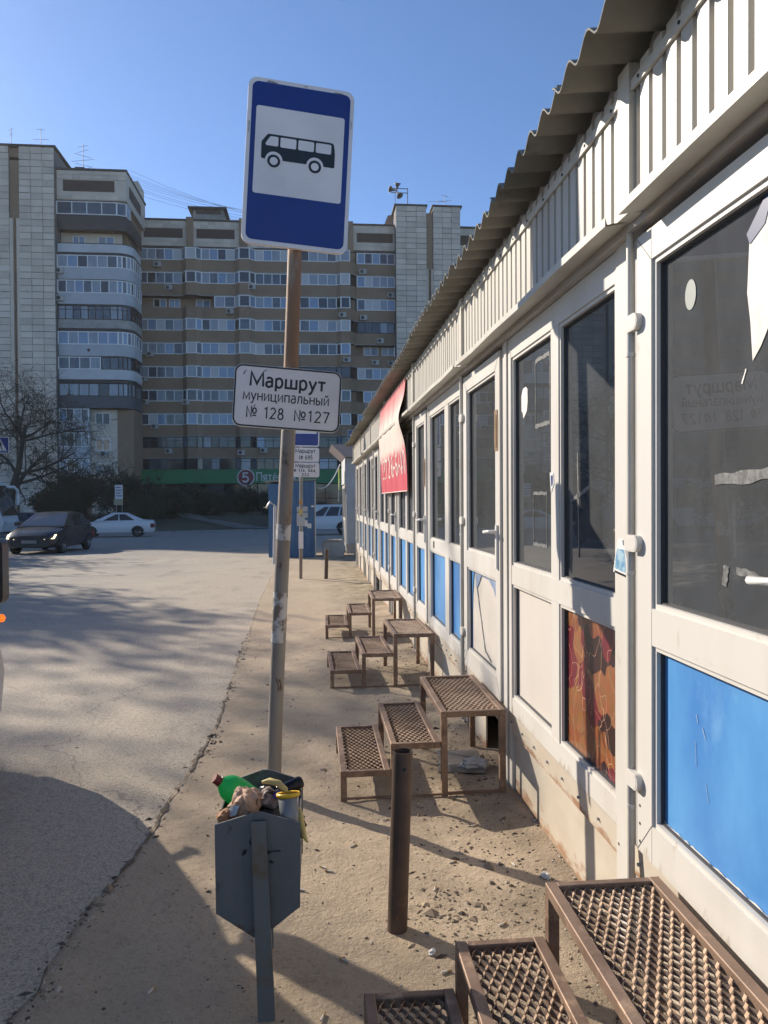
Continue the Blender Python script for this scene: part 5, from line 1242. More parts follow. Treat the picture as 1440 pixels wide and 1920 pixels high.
for d in ((-1, -.4, .1), (.15, -.4, 1), (.4, -.4, -.8)):
    mb = MB(); M4 = Matrix.Translation((-1.35, -.15, 2.05)) @ Vector(d).to_track_quat('Z', 'Y').to_matrix().to_4x4(); mb.lathe([(.06, 0), (.1, .25), (.2, .6), (.42, .9), (.38, .88), (.05, .3)], M4, 14); mb.build('horn', mat('horn_grey', (0.12, 0.11, 0.10), 0.6), sp, False)
wire_m = mat('wire', (0.03, 0.03, 0.035), 0.6)
def wire(label, a, b, sag, r, group, cat='cable', name='overhead_cable', m=None, n=14):
    a = Vector(a); b = Vector(b); mb = MB()
    mb.tube([a.lerp(b, i / n) - Vector((0, 0, sag * 4 * (i / n) * (1 - i / n))) for i in range(n + 1)], r, 5)
    return tag(mb.build(name, m or wire_m), label, cat, group)
for k in range(8):
    wire('thin cable slung from the corner block roof to the long block behind the sign', (-19.3 - .1 * k, 86 + .5 * k, 37.5 - .35 * (k % 4)), (-6 + 2.2 * k, 95 + .4 * k, 36.3 - .12 * k + (k % 3) * .35), .5 + .12 * k, .014, 'cables between the roofs')
wire('single cable crossing in front of the corner block at first floor height', (-32, 72, 9.3), (-19, 78, 9.8), .25, .02, None)

# ------------------------------------------------------------ cars
tyre_m = mat('tyre', (0.018, 0.018, 0.018), 0.85); rim_m = mat('rim', (0.32, 0.32, 0.33), 0.35, 0.8); rim_dark = mat('rim_dark', (0.10, 0.10, 0.10), 0.5, 0.5)
car_glass = mat('car_glass', (0.012, 0.014, 0.016), 0.04, spec=0.9); black_trim = mat('black_trim', (0.02, 0.02, 0.02), 0.55)
lamp_off = mat('lamp_glass', (0.45, 0.46, 0.48), 0.12); tail_red = mat('tail_red', (0.18, 0.01, 0.012), 0.2); plate_m = mat('plate_white', (0.20, 0.20, 0.195), 0.5)
head_lit = bpy.data.materials.new('headlight_lit'); head_lit.use_nodes = True
_b = head_lit.node_tree.nodes['Principled BSDF']; _b.inputs['Base Color'].default_value = (.9, .8, .6, 1); _b.inputs['Emission Color'].default_value = (1, .78, .45, 1); _b.inputs['Emission Strength'].default_value = 1.6
def wheel(parent, x, y, r, side, rimm):
    w = MB(); M4 = Matrix.Translation((x, y, r)) @ Matrix.Rotation(-side * pi / 2, 4, 'X')
    w.lathe([(r * .62, .002), (r * .90, .0), (r * .985, -.03), (r, -.06), (r, -.16), (r * .9, -.2)], M4, 28); wo = w.build('wheel', tyre_m, parent, False)
    q = MB(); q.lathe([(r * .63, -.002), (r * .60, -.02), (r * .58, -.05)], M4, 24)
    for k in range(5):
        a = 2 * pi * k / 5; c, s = cos(a), sin(a); e = r * .60
        P = [(c * .03 - s * .05, s * .03 + c * .05), (c * e - s * .035, s * e + c * .035), (c * e + s * .035, s * e - c * .035), (c * .03 + s * .05, s * .03 - c * .05)]
        q.add([M4 @ Vector((u, v, -.012)) for u, v in P], [(3, 2, 1, 0)])
    q.lathe([(0, -.006), (.05, -.008), (.055, -.02)], M4, 12); q.lathe([(0, -.075), (r * .58, -.075)], M4, 20, 1)
    q.build('rim', [rimm, black_trim], wo, False)
def build_car(name, label, cat, loc, heading, st, gh, wheels, r, paint, wins, lit=False, rimm=rim_m, group=None, glassm=None):
    """st: stations (x, z bottom, z top, half width) rear to front; gh: greenhouse corner numbers; wins: side window spans"""
    glassm = glassm or car_glass
    t = thing(name, label, cat, loc, heading, group)
    mb = MB(); ring = []
    for x, zb, zt, hw in st:
        h = zt - zb; half = [(hw * .86, zb), (hw * .97, zb + .10 * h), (hw, zb + .35 * h), (hw * .995, zb + .62 * h), (hw * .965, zt - .10 * h), (hw * .90, zt - .02), (hw * .55, zt + .012), (0, zt + .02)]
        ring.append([(x, -y, z) for y, z in half] + [(x, y, z) for y, z in reversed(half[:-1])])
    n = len(ring[0]); vs = [p for q in ring for p in q]; fs = []
    for i in range(len(ring) - 1):
        for j in range(n - 1): fs.append((i * n + j, i * n + j + 1, (i + 1) * n + j + 1, (i + 1) * n + j))
        fs.append((i * n + n - 1, i * n, (i + 1) * n, (i + 1) * n + n - 1))
    fs += [tuple(range(n)), tuple(range(len(vs) - 1, len(vs) - n - 1, -1))]
    mb.add(vs, fs, 0, True)
    # greenhouse shell
    xr0, zr0, xf0, zf0, xr1, xf1, zt, wb, wt = gh
    zc = zt - .05
    def S(s): return [Vector((xr0, s * wb, zr0)), Vector((xf0, s * wb, zf0)), Vector((xf1, s * wt, zc)), Vector((xr1, s * wt, zc))]
    Lq, Rq = S(1), S(-1); xm = (xr1 + xf1) / 2
    V = Lq + Rq + [Vector((xf1, 0, zt - .012)), Vector((xr1, 0, zt - .012)), Vector((xm, 0, zt)), Vector((xm, wt, zc + .03)), Vector((xm, -wt, zc + .03))]
    mb.add(V, [(0, 1, 2, 11, 3), (4, 7, 12, 6, 5), (1, 5, 6, 8, 2), (4, 0, 3, 9, 7), (2, 8, 10, 11), (8, 6, 12, 10), (10, 12, 7, 9), (11, 10, 9, 3)], 0, True)
    body = mb.build('body', paint, t, False, sharp=32)
    def patch(nm, A, B, C, D, u0, u1, v0, v1, m, th=.008, parent=t, lean=0.0):
        def pt(u, v): return (A * (1 - u) + B * u) * (1 - v) + (D * (1 - u) + C * u) * v
        nn = (B - A).cross(D - A).normalized(); cc = (A + B + C + D) / 4
        if nn.dot(cc - Vector((xm, 0, zr0 - .3))) < 0: nn = -nn
        P = [pt(u0, v0) + nn * .003, pt(u1, v0) + nn * .003, pt(u1 - lean, v1) + nn * .003, pt(u0, v1) + nn * .003]
        q = MB(); q.prism(P, nn * th); return q.build(nm, m, parent, False)
    for (A, B, C, D) in (Lq, Rq):
        for u0, u1, v0, v1, ln in wins: patch('window', A, B, C, D, u0, u1, v0, v1, glassm, lean=ln)
    patch('windscreen', Rq[1], Lq[1], Lq[2], Rq[2], .05, .95, .05, .93, glassm); patch('rear_window', Lq[0], Rq[0], Rq[3], Lq[3], .08, .92, .12, .92, glassm)
    hw = max(s[3] for s in st)
    for x in wheels:
        for s in (1, -1):
            q = MB(); q.prism([(x + r * 1.17 * cos(a * pi / 14), s * (hw + .003), max(st[0][1] - .02, r + r * 1.17 * sin(a * pi / 14))) for a in range(-4, 19)], (0, -s * .06, 0)); q.build('wheel_arch', black_trim, t, False)
            wheel(t, x, s * (hw + .012), r, s, rimm)
    xf, xr = st[-1][0], st[0][0]; zf = st[-1]; zr_ = st[0]
    for s in (1, -1):
        q = MB(); y0, y1 = s * hw * .58, s * hw * .93; z1 = st[-2][2]
        q.prism([(xf - .02, y0, z1 - .20), (xf - .13, y1, z1 - .17), (xf - .30, y1 * 1.03, z1 - .03), (xf - .10, y0, z1 - .06)], (.035, 0, .01)); q.build('headlight', head_lit if lit else lamp_off, t, False)
        q = MB(); q.box(xr - .012, s * hw * .66, zr_[2] - .30, xr + .20, s * hw * .955, zr_[2] - .06); q.build('tail_light', tail_red, t, False)
        q = MB(); mx = xf0 - .32; q.box(mx - .09, s * (wb + .02), zf0 + .03, mx + .05, s * (wb + .24), zf0 + .17); mo = q.build('mirror', paint, t, False)
        for u in (.30, .62):
            q = MB(); hx = xr0 + (xf0 - xr0) * u; q.box(hx - .09, s * (hw * .99), zr0 - .14, hx + .09, s * (hw + .02), zr0 - .11); q.build('door_handle', paint, t, False)
    q = MB(); q.box(xf - .01, -hw * .45, zf[1] + .24, xf + .012, hw * .45, zf[1] + .36); q.build('grille', black_trim, t, False)
    q = MB(); q.box(xf + .013, -.26, zf[1] + .12, xf + .025, .26, zf[1] + .23); q.build('number_plate', plate_m, t, False)
    q = MB(); q.box(xr - .022, -.26, zr_[2] - .32, xr - .010, .26, zr_[2] - .21); q.build('number_plate', plate_m, t, False)
    return t
HATCH = [(-2.14, .35, .80, .70), (-2.05, .26, .93, .80), (-1.2, .22, .97, .87), (.4, .22, .98, .87), (1.0, .22, .96, .87), (1.65, .24, .86, .85), (2.02, .26, .74, .78), (2.15, .30, .66, .66)]
dark_paint = mat('charcoal_paint', (0.03, 0.03, 0.034), 0.25, 0.3, spec=0.6)
z = ground_z(0, 29.5)
build_car('hatchback_car', 'dark grey hatchback with both headlights lit driving towards the camera', 'car', (-9.62, 29.6, z), radians(-92.5), HATCH,
          (-1.98, .93, 1.10, .96, -1.25, .05, 1.49, .80, .60), (-1.30, 1.33), .315, dark_paint, [(.10, .40, .08, .90, .04), (.44, .80, .08, .90, .16)], lit=True)
SEDAN = [(-2.28, .38, .86, .72), (-2.2, .27, .98, .80), (-1.5, .22, 1.0, .875), (.4, .22, .95, .885), (1.0, .22, .93, .88), (1.7, .24, .86, .85), (2.1, .27, .76, .78), (2.26, .32, .66, .66)]
white_paint = mat('white_paint', (0.62, 0.62, 0.62), 0.25, spec=0.6)
z = ground_z(0, 47)
build_car('sedan_car', 'white liftback car seen from its left side turning off behind the dark hatchback', 'car', (-11.75, 47.2, z), radians(188), SEDAN,
          (-1.85, .97, 1.15, .93, -.75, .15, 1.46, .80, .58), (-1.35, 1.25), .315, white_paint, [(.20, .50, .10, .88, .0), (.53, .84, .10, .88, .17)], rimm=rim_dark)
SUVS = [(-2.45, .45, 1.0, .78), (-2.38, .36, 1.12, .88), (-1.4, .30, 1.14, .95), (.5, .30, 1.10, .96), (1.2, .30, 1.08, .95), (1.9, .32, 1.02, .92), (2.3, .36, .92, .84), (2.42, .42, .80, .74)]
z = ground_z(0, 47)
build_car('suv_car', 'white off-roader between the blue booth and the far white kiosk', 'car', (.45, 47.5, z), radians(178), SUVS,
          (-2.25, 1.12, 1.25, 1.08, -2.0, .3, 1.86, .87, .70), (-1.45, 1.45), .39, white_paint, [(.05, .30, .10, .84, .0), (.33, .56, .08, .86, .0), (.59, .84, .08, .86, .14)])
z = ground_z(0, 53)
build_car('parked_car', 'dark car half hidden behind the white coach at the left edge', 'car', (-20.4, 55.0, z), radians(-150), HATCH,
          (-1.98, .93, 1.10, .96, -1.25, .05, 1.49, .80, .60), (-1.30, 1.33), .315, dark_paint, [(.10, .40, .08, .90, .04), (.44, .80, .08, .90, .16)])

# coach whose front corner and mirror show at the left edge
co = thing('coach', 'white coach with drooping white mirror arm cut by the left edge', 'coach', (-23.35, 49, ground_z(0, 49)), radians(90))
mb = MB(); X0, X1, Y0, Y1 = -1.25, 1.25, -5.0, 6.5
prof = [(Y0 + .18, .35), (Y0, .9), (Y0 + .12, 1.3), (Y0 + .75, 3.2), (Y0 + 1.1, 3.45), (Y1, 3.45), (Y1, .35)]
mb.prism([(X0, y, z) for y, z in prof], (2.5, 0, 0)); mb.build('body', white_paint, co, False)
mb = MB(); A = [(y, z) for y, z in ((Y0 + .10, 1.32), (Y0 + .70, 3.15))]
mb.prism([(-1.12, A[0][0] - .03, A[0][1]), (1.12, A[0][0] - .03, A[0][1]), (1.08, A[1][0] - .03, A[1][1]), (-1.08, A[1][0] - .03, A[1][1])], (0, -.03, .01)); mb.build('windscreen', car_glass, co, False)
for s in (-1, 1):
    for k in range(6):
        mb = MB(); y0 = Y0 + 1.1 + k * 1.7; mb.box(s * 1.252, y0, 1.55, s * 1.268, y0 + 1.6, 2.85); mb.build('window', car_glass, co, False)
    for y in (Y0 + 2.3, Y1 - 2.5): wheel(co, s * 1.27, y, .48, 1, rim_m) if False else None
    mb = MB(); mb.tube([(s * .95, Y0 + .75, 3.1), (s * 1.25, Y0 + .3, 3.08), (s * 1.55, Y0 + .2, 2.9), (s * 1.62, Y0 + .2, 2.55)], [.09, .10, .09, .07], 8)
    mb.tube([(s * 1.60, Y0 + .2, 2.6), (s * 1.56, Y0 + .2, 1.95)], [.13, .10], 8); mb.build('mirror', white_paint, co, False, sharp=60)
    for y in (Y0 + 2.3, Y1 - 2.5):
        M4 = Matrix.Translation((s * 1.27, y, .48)) @ Matrix.Rotation(s * pi / 2, 4, 'Y'); mb = MB(); mb.lathe([(0, -.02), (.26, 0), (.44, 0), (.48, -.05), (.48, -.25)], M4, 24); mb.build('wheel', tyre_m, co, False)
    mb = MB(); mb.box(s * .75, Y0 - .02, .8, s * 1.15, Y0 + .05, 1.0); mb.build('headlight', lamp_off, co, False)

# minibus standing at the kerb just out of frame on the left: its front corner and mirror show, its shadow falls across the lot
van_p = mat('van_white', (0.60, 0.59, 0.57), 0.3, col2=(0.52, 0.5, 0.47), vscale=2)
van_b = mat('bumper_plastic', (0.17, 0.15, 0.135), 0.5, col2=(0.14, 0.125, 0.11), vscale=3)
van_g = glass('van_glass', (0.8, 0.88, 0.86), 0.80, 0.06, (0.4, 0.4, 0.38), 0.01)
van = thing('minibus', 'white minibus whose dusty grey bumper corner and black mirror show at the left edge', 'minibus', (-3.0, 2.8, 0))
VX0, VX1 = -3.88, -2.02
lower = [(.6, .38), (.95, .26), (4.98, .22), (5.18, .30), (5.24, .55), (5.16, .76), (4.97, .91), (4.70, 1.09), (4.52, 1.16), (.53, 1.16), (.53, .6)]
roofp = [(.70, 2.08), (3.85, 2.08), (3.98, 2.03), (3.88, 2.14), (3.5, 2.21), (.85, 2.21), (.67, 2.15)]
for x, w in ((VX0, .05), (VX1 - .05, .05)):
    mb = MB(); mb.prism([(x, y, z) for y, z in lower], (w, 0, 0))
    for q in ([(.53, 1.161), (.77, 1.161), (.85, 2.079), (.70, 2.079)], [(1.75, 1.161), (1.92, 1.161), (1.92, 2.079), (1.77, 2.079)], [(3.05, 1.161), (3.22, 1.161), (3.20, 2.079), (3.05, 2.079)], [(4.38, 1.161), (4.50, 1.161), (3.96, 2.079), (3.84, 2.079)]):
        mb.prism([(x + .002, y, z) for y, z in q], (w - .004, 0, 0))
    mb.build('side_panel', van_p, van)
    for q in ([(.78, 1.17), (1.74, 1.17), (1.76, 2.07), (.86, 2.07)], [(1.93, 1.17), (3.04, 1.17), (3.04, 2.07), (1.93, 2.07)], [(3.23, 1.17), (4.37, 1.17), (3.83, 2.07), (3.21, 2.07)]):
        mb = MB(); mb.prism([(x + .02, y, z) for y, z in q], (.005, 0, 0)); mb.build('window', van_g, van)
mb = MB(); mb.prism([(VX0, y, z) for y, z in roofp], (VX1 - VX0, 0, 0)); mb.build('roof', van_p, van)
mb = MB(); mb.prism([(VX0 + .052, y, z) for y, z in ((4.52, 1.12), (4.69, 1.05), (4.96, .87), (4.97, .905), (4.70, 1.085), (4.52, 1.155))], (VX1 - VX0 - .104, 0, 0)); mb.build('bonnet', van_p, van)
mb = MB(); mb.prism([(VX0 + .06, y, z) for y, z in ((4.49, 1.16), (4.497, 1.163), (3.977, 2.045), (3.97, 2.042))], (VX1 - VX0 - .12, 0, 0)); mb.build('windscreen', van_g, van)
mb = MB(); mb.box(VX0 + .052, .54, .5, VX1 - .052, .59, 1.16); mb.build('tailgate', van_p, van)
mb = MB(); mb.box(VX0 + .08, .75, .40, VX1 - .08, 4.65, .46); mb.build('floor_pan', black_trim, van)
for y in (1.5, 2.8):
    for x in (VX0 + .25, VX1 - .85):
        mb = MB(); mb.box(x, y, .47, x + .6, y + .5, .85); mb.box(x, y - .12, .85, x + .6, y, 1.45); mb.box(x + .18, y - .10, 1.47, x + .42, y - .02, 1.68); mb.build('seat', black_trim, van)
# bumper with rounded corners
mb = MB(); rings = []
for z, g in ((.20, -.06), (.28, .0), (.52, .02), (.66, .02), (.76, .0), (.84, -.05), (.92, -.07)):
    P = [(VX0 - g * .5 + .02, 4.5)] + [(VX0 + .28 - (.30 + g) * cos(radians(a)), 4.99 + (.26 + g) * sin(radians(a))) for a in steps(0, 90, 10)] + [(VX1 - .28 + (.30 + g) * sin(radians(a)), 4.99 + (.26 + g) * cos(radians(a))) for a in steps(0, 90, 10)] + [(VX1 + g * .5 + .02, 4.5)]
    rings.append([(x, y, z) for x, y in P])
n = len(rings[0]); mb.add([p for q in rings for p in q], [(i * n + j, i * n + j + 1, (i + 1) * n + j + 1, (i + 1) * n + j) for i in range(len(rings) - 1) for j in range(n - 1)], 0, True)
mb.build('bumper', van_b, van)
mb = MB(); mb.tube([(VX1 - .06, 4.90, .925), (VX1 + .05, 5.005, .925)], .02, 10); mb.build('lamp_mount', van_b, van)
mb = MB(); M4 = Matrix.Translation((-1.952, 5.02, .925)); mb.lathe([(0, .026), (.018, .022), (.028, 0), (.018, -.022), (0, -.026)], M4, 14)
ind = bpy.data.materials.new('orange_lens'); ind.use_nodes = True; _b = ind.node_tree.nodes['Principled BSDF']; _b.inputs['Base Color'].default_value = (.85, .16, .01, 1); _b.inputs['Roughness'].default_value = .2; _b.inputs['Emission Color'].default_value = (1, .2, .02, 1); _b.inputs['Emission Strength'].default_value = .7
mb.build('indicator', ind, van)
mxc, myc = -1.80, 4.42
mb = MB(); P = rrect(-.125, -.185, .085, .185, .05, 5); mb.prism([(mxc + u, myc + .02, 1.265 + v) for u, v in P], (0, .09, 0), 0, True)
mo = mb.build('mirror', mat('mirror_black', (0.02, 0.02, 0.021), 0.4), van, sharp=40)
mirr = mat('mirror_glass', (0.75, 0.78, 0.8), 0.02, 1.0)
mb = MB(); mb.prism([(mxc + u * .84 - .012, myc + .0185, 1.265 + v * .88) for u, v in P], (0, -.002, 0)); mb.build('mirror_glass', mirr, mo)
mb = MB(); mb.tube([(mxc - .04, myc + .07, 1.10), (VX1 - .02, myc - .10, 1.08)], .022, 8); mb.build('mirror_arm', MATS['mirror_black'], van)
for y in (1.4, 4.33):
    for x, s in ((VX1, 1), (VX0, -1)):
        M4 = Matrix.Translation((x + s * .005, y, .33)) @ Matrix.Rotation(s * pi / 2, 4, 'Y'); mb = MB(); mb.lathe([(0, -.02), (.19, -.01), (.2, 0), (.30, 0), (.33, -.03), (.33, -.2)], M4, 28); mb.build('wheel', tyre_m, van)

# ------------------------------------------------------------ booths, far kiosk, signs
blue_booth = mat('blue_booth_paint', (0.055, 0.145, 0.26), 0.55, col2=(0.035, 0.095, 0.19), vscale=3, col3=(0.25, 0.25, 0.25), s3=6, lo3=0.68, hi3=0.78, stretch=(2, 1, .4))
bz = ground_z(0, 24)
booth = thing('metal_booth', 'blue corrugated metal booth plastered with notices behind the second stop pole', 'booth', (-.55, 24.5, bz))
mb = MB()
def corr(mb, a, b, z0, z1, pitch, dep, m=0):
    a = Vector(a); b = Vector(b); d = (b - a); L_ = d.length; d.normalize(); nn = Vector((d.y, -d.x)); P = []; s = 0
    while s < L_:
        for t, q in ((0, 0), (.35, 0), (.5, dep), (.85, dep)):
            if s + t * pitch < L_: P.append(a + d * (s + t * pitch) + nn * q)
        s += pitch
    P.append(b); n = len(P); mb.add([(p.x, p.y, z0) for p in P] + [(p.x, p.y, z1) for p in P], [(i, i + 1, n + i + 1, n + i) for i in range(n - 1)], m)
corr(mb, (-1.02, 23.9), (.06, 23.9), bz + .02, bz + 2.36, .155, .022); mb.build('front_sheet', blue_booth, booth)
mb = MB(); corr(mb, (-1.36, 23.98), (-1.03, 23.89), bz + .0, bz + 2.28, .155, .022); mb.build('side_sheet', blue_booth, booth)
mb = MB(); mb.prism([(-1.33, 24.02, bz), (-1.0, 23.93, bz), (.06, 23.93, bz), (.06, 25.2, bz), (-1.33, 25.2, bz)], (0, 0, 2.3)); mb.build('core', mat('booth_core', (0.03, 0.07, 0.13), 0.7), booth)
mb = MB(); mb.prism([(-1.46, 25.3, bz + 2.31), (-1.46, 23.85, bz + 2.33), (.12, 23.8, bz + 2.385), (.12, 25.3, bz + 2.385)], (0, 0, .05)); mb.build('roof_sheet', mat('booth_roof', (0.22, 0.25, 0.2), 0.6), booth)
mb = MB(); mb.box(.06, 23.86, bz, .10, 23.95, bz + 2.36); mb.build('corner_trim', sign_back, booth)
for k, (x, z, w, h, m) in enumerate(((-.95, .95, .13, .2, paper_m), (-.98, 1.75, .1, .16, paper_m), (-.75, 1.4, .22, .3, sign_back), (-.32, 1.5, .34, .16, sign_back), (-.32, 1.32, .34, .14, sign_back), (-.1, .98, .12, .14, paper_m), (-.2, 1.05, .08, .2, paper_m), (.0, 1.58, .1, .05, paper_m), (-.93, .6, .1, .15, paper_m))):
    mb = MB(); mb.prism([(x - w / 2, 23.868, bz + z - h / 2), (x + w / 2, 23.868, bz + z - h / 2 + R(-.02, .02)), (x + w / 2, 23.868, bz + z + h / 2), (x - w / 2, 23.868, bz + z + h / 2 + R(-.02, .02))], (0, -.003, 0)); mb.build('notice', m, booth)
bz2 = ground_z(0, 26)
fk = thing('white_kiosk', 'weathered white kiosk with overhanging roof at the end of the strip', 'kiosk', (1.9, 27, bz2))
peel = mat('peeling_white', (0.50, 0.49, 0.47), 0.7, col2=(0.40, 0.39, 0.38), vscale=1.5, col3=(0.14, 0.09, 0.06), s3=5, lo3=0.64, hi3=0.7)
mb = MB(); mb.box(1.12, 25.6, bz2 + .05, 3.2, 28.6, bz2 + 3.2); mb.build('wall', peel, fk)
mb = MB(); mb.box(1.08, 25.57, bz2 + 2.35, 1.115, 28.6, bz2 + 3.2); mb.build('fascia', white_sheet, fk)
for a in (25.75, 26.6, 27.45):
    mb = MB(); mb.box(1.085, a, bz2 + .25, 1.117, a + .06, bz2 + 2.3); mb.box(1.085, a + .76, bz2 + .25, 1.117, a + .82, bz2 + 2.3); mb.box(1.087, a + .06, bz2 + 1.1, 1.117, a + .76, bz2 + 1.2); mb.box(1.087, a + .06, bz2 + .25, 1.117, a + .76, bz2 + .35); mb.box(1.087, a + .06, bz2 + 2.2, 1.117, a + .76, bz2 + 2.3)
    w_ = mb.build('window', white_pvc, fk)
    mb = MB(); mb.box(1.10, a + .06, bz2 + 1.2, 1.113, a + .76, bz2 + 2.2); mb.build('pane', glass_pane[1], w_)
    mb = MB(); mb.box(1.10, a + .06, bz2 + .35, 1.113, a + .76, bz2 + 1.1); mb.build('panel', white_sheet, w_)
mb = MB(); mb.prism([(.62, 25.2, bz2 + 3.62), (3.4, 25.2, bz2 + 3.62), (3.4, 25.2, bz2 + 3.21), (1.06, 25.2, bz2 + 3.21)], (0, 3.6, 0)); mb.build('roof', mat('pinkish_roof', (0.34, 0.27, 0.25), 0.8), fk)
mb = MB(); mb.box(1.10, 25.45, bz2 - .02, 1.5, 25.59, bz2 + .35); mb.build('plinth', ledge_m, fk)
mb = MB(); mb.box(.88, 25.7, bz2 + 2.15, .93, 26.2, bz2 + 2.86)
tag(mb.build('hanging_board', mat('lime_board', (0.34, 0.42, 0.03), 0.5)), 'lime green board on the corner of the far white kiosk', 'board')
wire('white cable looping from the far white kiosk down towards the blue booth', (.93, 25.8, bz2 + 3.0), (.15, 24.6, bz2 + 2.2), .28, .018, None, m=white_sheet)
wire('short white cable end dangling under the lime board', (.90, 25.65, bz2 + 2.5), (.86, 25.6, bz2 + 1.75), -.04, .012, None, m=white_sheet)
tr = thing('concrete_trough', 'low grey concrete trough full of rubbish against the far white kiosk', 'trough', (.65, 24.4, bz2))
mb = MB(); x0, x1, y0, y1, zt = .30, .98, 24.2, 24.9, bz2 + .48
mb.box(x0, y0, bz2, x1, y0 + .06, zt); mb.box(x0, y1 - .06, bz2, x1, y1, zt); mb.box(x0, y0 + .06, bz2, x0 + .06, y1 - .06, zt); mb.box(x1 - .06, y0 + .06, bz2, x1, y1 - .06, zt); mb.box(x0 + .06, y0 + .06, bz2, x1 - .06, y1 - .06, zt - .08); mb.build('trough', conc_sheet, tr)
for k in range(3):
    mb = MB(); mb.bar((x0 + .12 + k * .17, y0 - .02, zt + .02 + .01 * k), (x0 + .25 + k * .17, y1 - .1, zt + .05), .14, .02); mb.build('board', mat('pale_wood', (0.42, 0.34, 0.25), 0.8), tr)
# arrow sign, crossing sign, information board
ar = thing('arrow_sign', 'blue road sign with white arrow pointing left above the far white kiosk', 'road sign', (2.9, 40, ground_z(0, 40)))
az = ground_z(0, 40)
mb = MB(); mb.tube([(3.2, 40.05, az), (3.2, 40.05, 5.35)], .05, 8); mb.build('pole', sign_back, ar)
f = plate_fn(1.85, 39.96, 4.78, 0, 0); mb = MB(); add_poly(mb, f, rrect(0, 0, 1.5, .52, .04), 0, 0, .02); q_ = mb.build('sign_plate', sign_white, ar)
mb = MB(); add_poly(mb, f, rrect(.02, .02, 1.48, .5, .03), 0, .002); mb.build('blue_field', mat('dull_blue', (0.02, 0.055, 0.16), 0.4), q_)
mb = MB(); add_poly(mb, f, [(.06, .26), (.32, .40), (.32, .30), (1.40, .30), (1.40, .22), (.32, .22), (.32, .12)], 0, .004); mb.build('arrow', sign_white, q_)
pz = ground_z(0, 36)
cs = thing('crossing_sign', 'square blue pedestrian crossing sign cut by the left edge of the picture', 'road sign', (-14.0, 36, pz))
mb = MB(); mb.tube([(-14.05, 36.05, pz), (-14.05, 36.05, 4.6)], .04, 8); mb.build('pole', sign_back, cs)
f = plate_fn(-14.28, 35.98, 3.86, 0, 0); mb = MB(); add_poly(mb, f, rrect(0, 0, .74, .74, .03), 0, 0, .02); q_ = mb.build('sign_plate', sign_white, cs)
mb = MB(); add_poly(mb, f, rrect(.03, .03, .71, .71, .02), 0, .002); mb.build('blue_field', sign_blue, q_)
mb = MB(); add_poly(mb, f, [(.09, .10), (.65, .10), (.37, .64)], 0, .004); mb.build('triangle', sign_white, q_)
mb = MB()
for P in ([(.36, .56), (.40, .56), (.41, .52), (.38, .50), (.35, .52)], [(.33, .49), (.41, .49), (.42, .33), (.34, .33)], [(.34, .34), (.38, .34), (.31, .14), (.27, .14)], [(.38, .34), (.42, .34), (.47, .14), (.43, .14)], [(.33, .48), (.36, .45), (.29, .34), (.27, .36)], [(.40, .48), (.42, .46), (.48, .38), (.46, .36)]): add_poly(mb, f, P, 0, .006)
for k in range(4): add_poly(mb, f, [(.14 + k * .125, .115), (.21 + k * .125, .115), (.225 + k * .115, .14), (.165 + k * .115, .14)], 0, .0055)
mb.build('walking_figure', sign_black, q_)
iz = bank_z(-13.9, 57.2)
ib = thing('information_board', 'white timetable board with yellowish lower strip on two thin posts across the road', 'information board', (-13.9, 57.2, iz))
for x in (-14.12, -13.72):
    mb = MB(); mb.tube([(x, 57.2, iz - .1), (x, 57.2, 1.6)], .035, 6); mb.build('post', ledge_m, ib)
mb = MB(); mb.box(-14.2, 57.12, 1.85, -13.65, 57.16, 2.88); b_ = mb.build('board', sign_white, ib)
mb = MB(); mb.box(-14.3, 57.13, 1.42, -13.65, 57.17, 1.84); mb.build('strip', mat('yellowish', (0.36, 0.32, 0.2), 0.6), ib)
mb = MB()
for k in range(4): mb.box(-14.14, 57.115, 2.05 + k * .2, -13.72 - (k % 2) * .08, 57.119, 2.13 + k * .2)
mb.build('print', mat('board_print', (0.18, 0.2, 0.28), 0.6), b_)

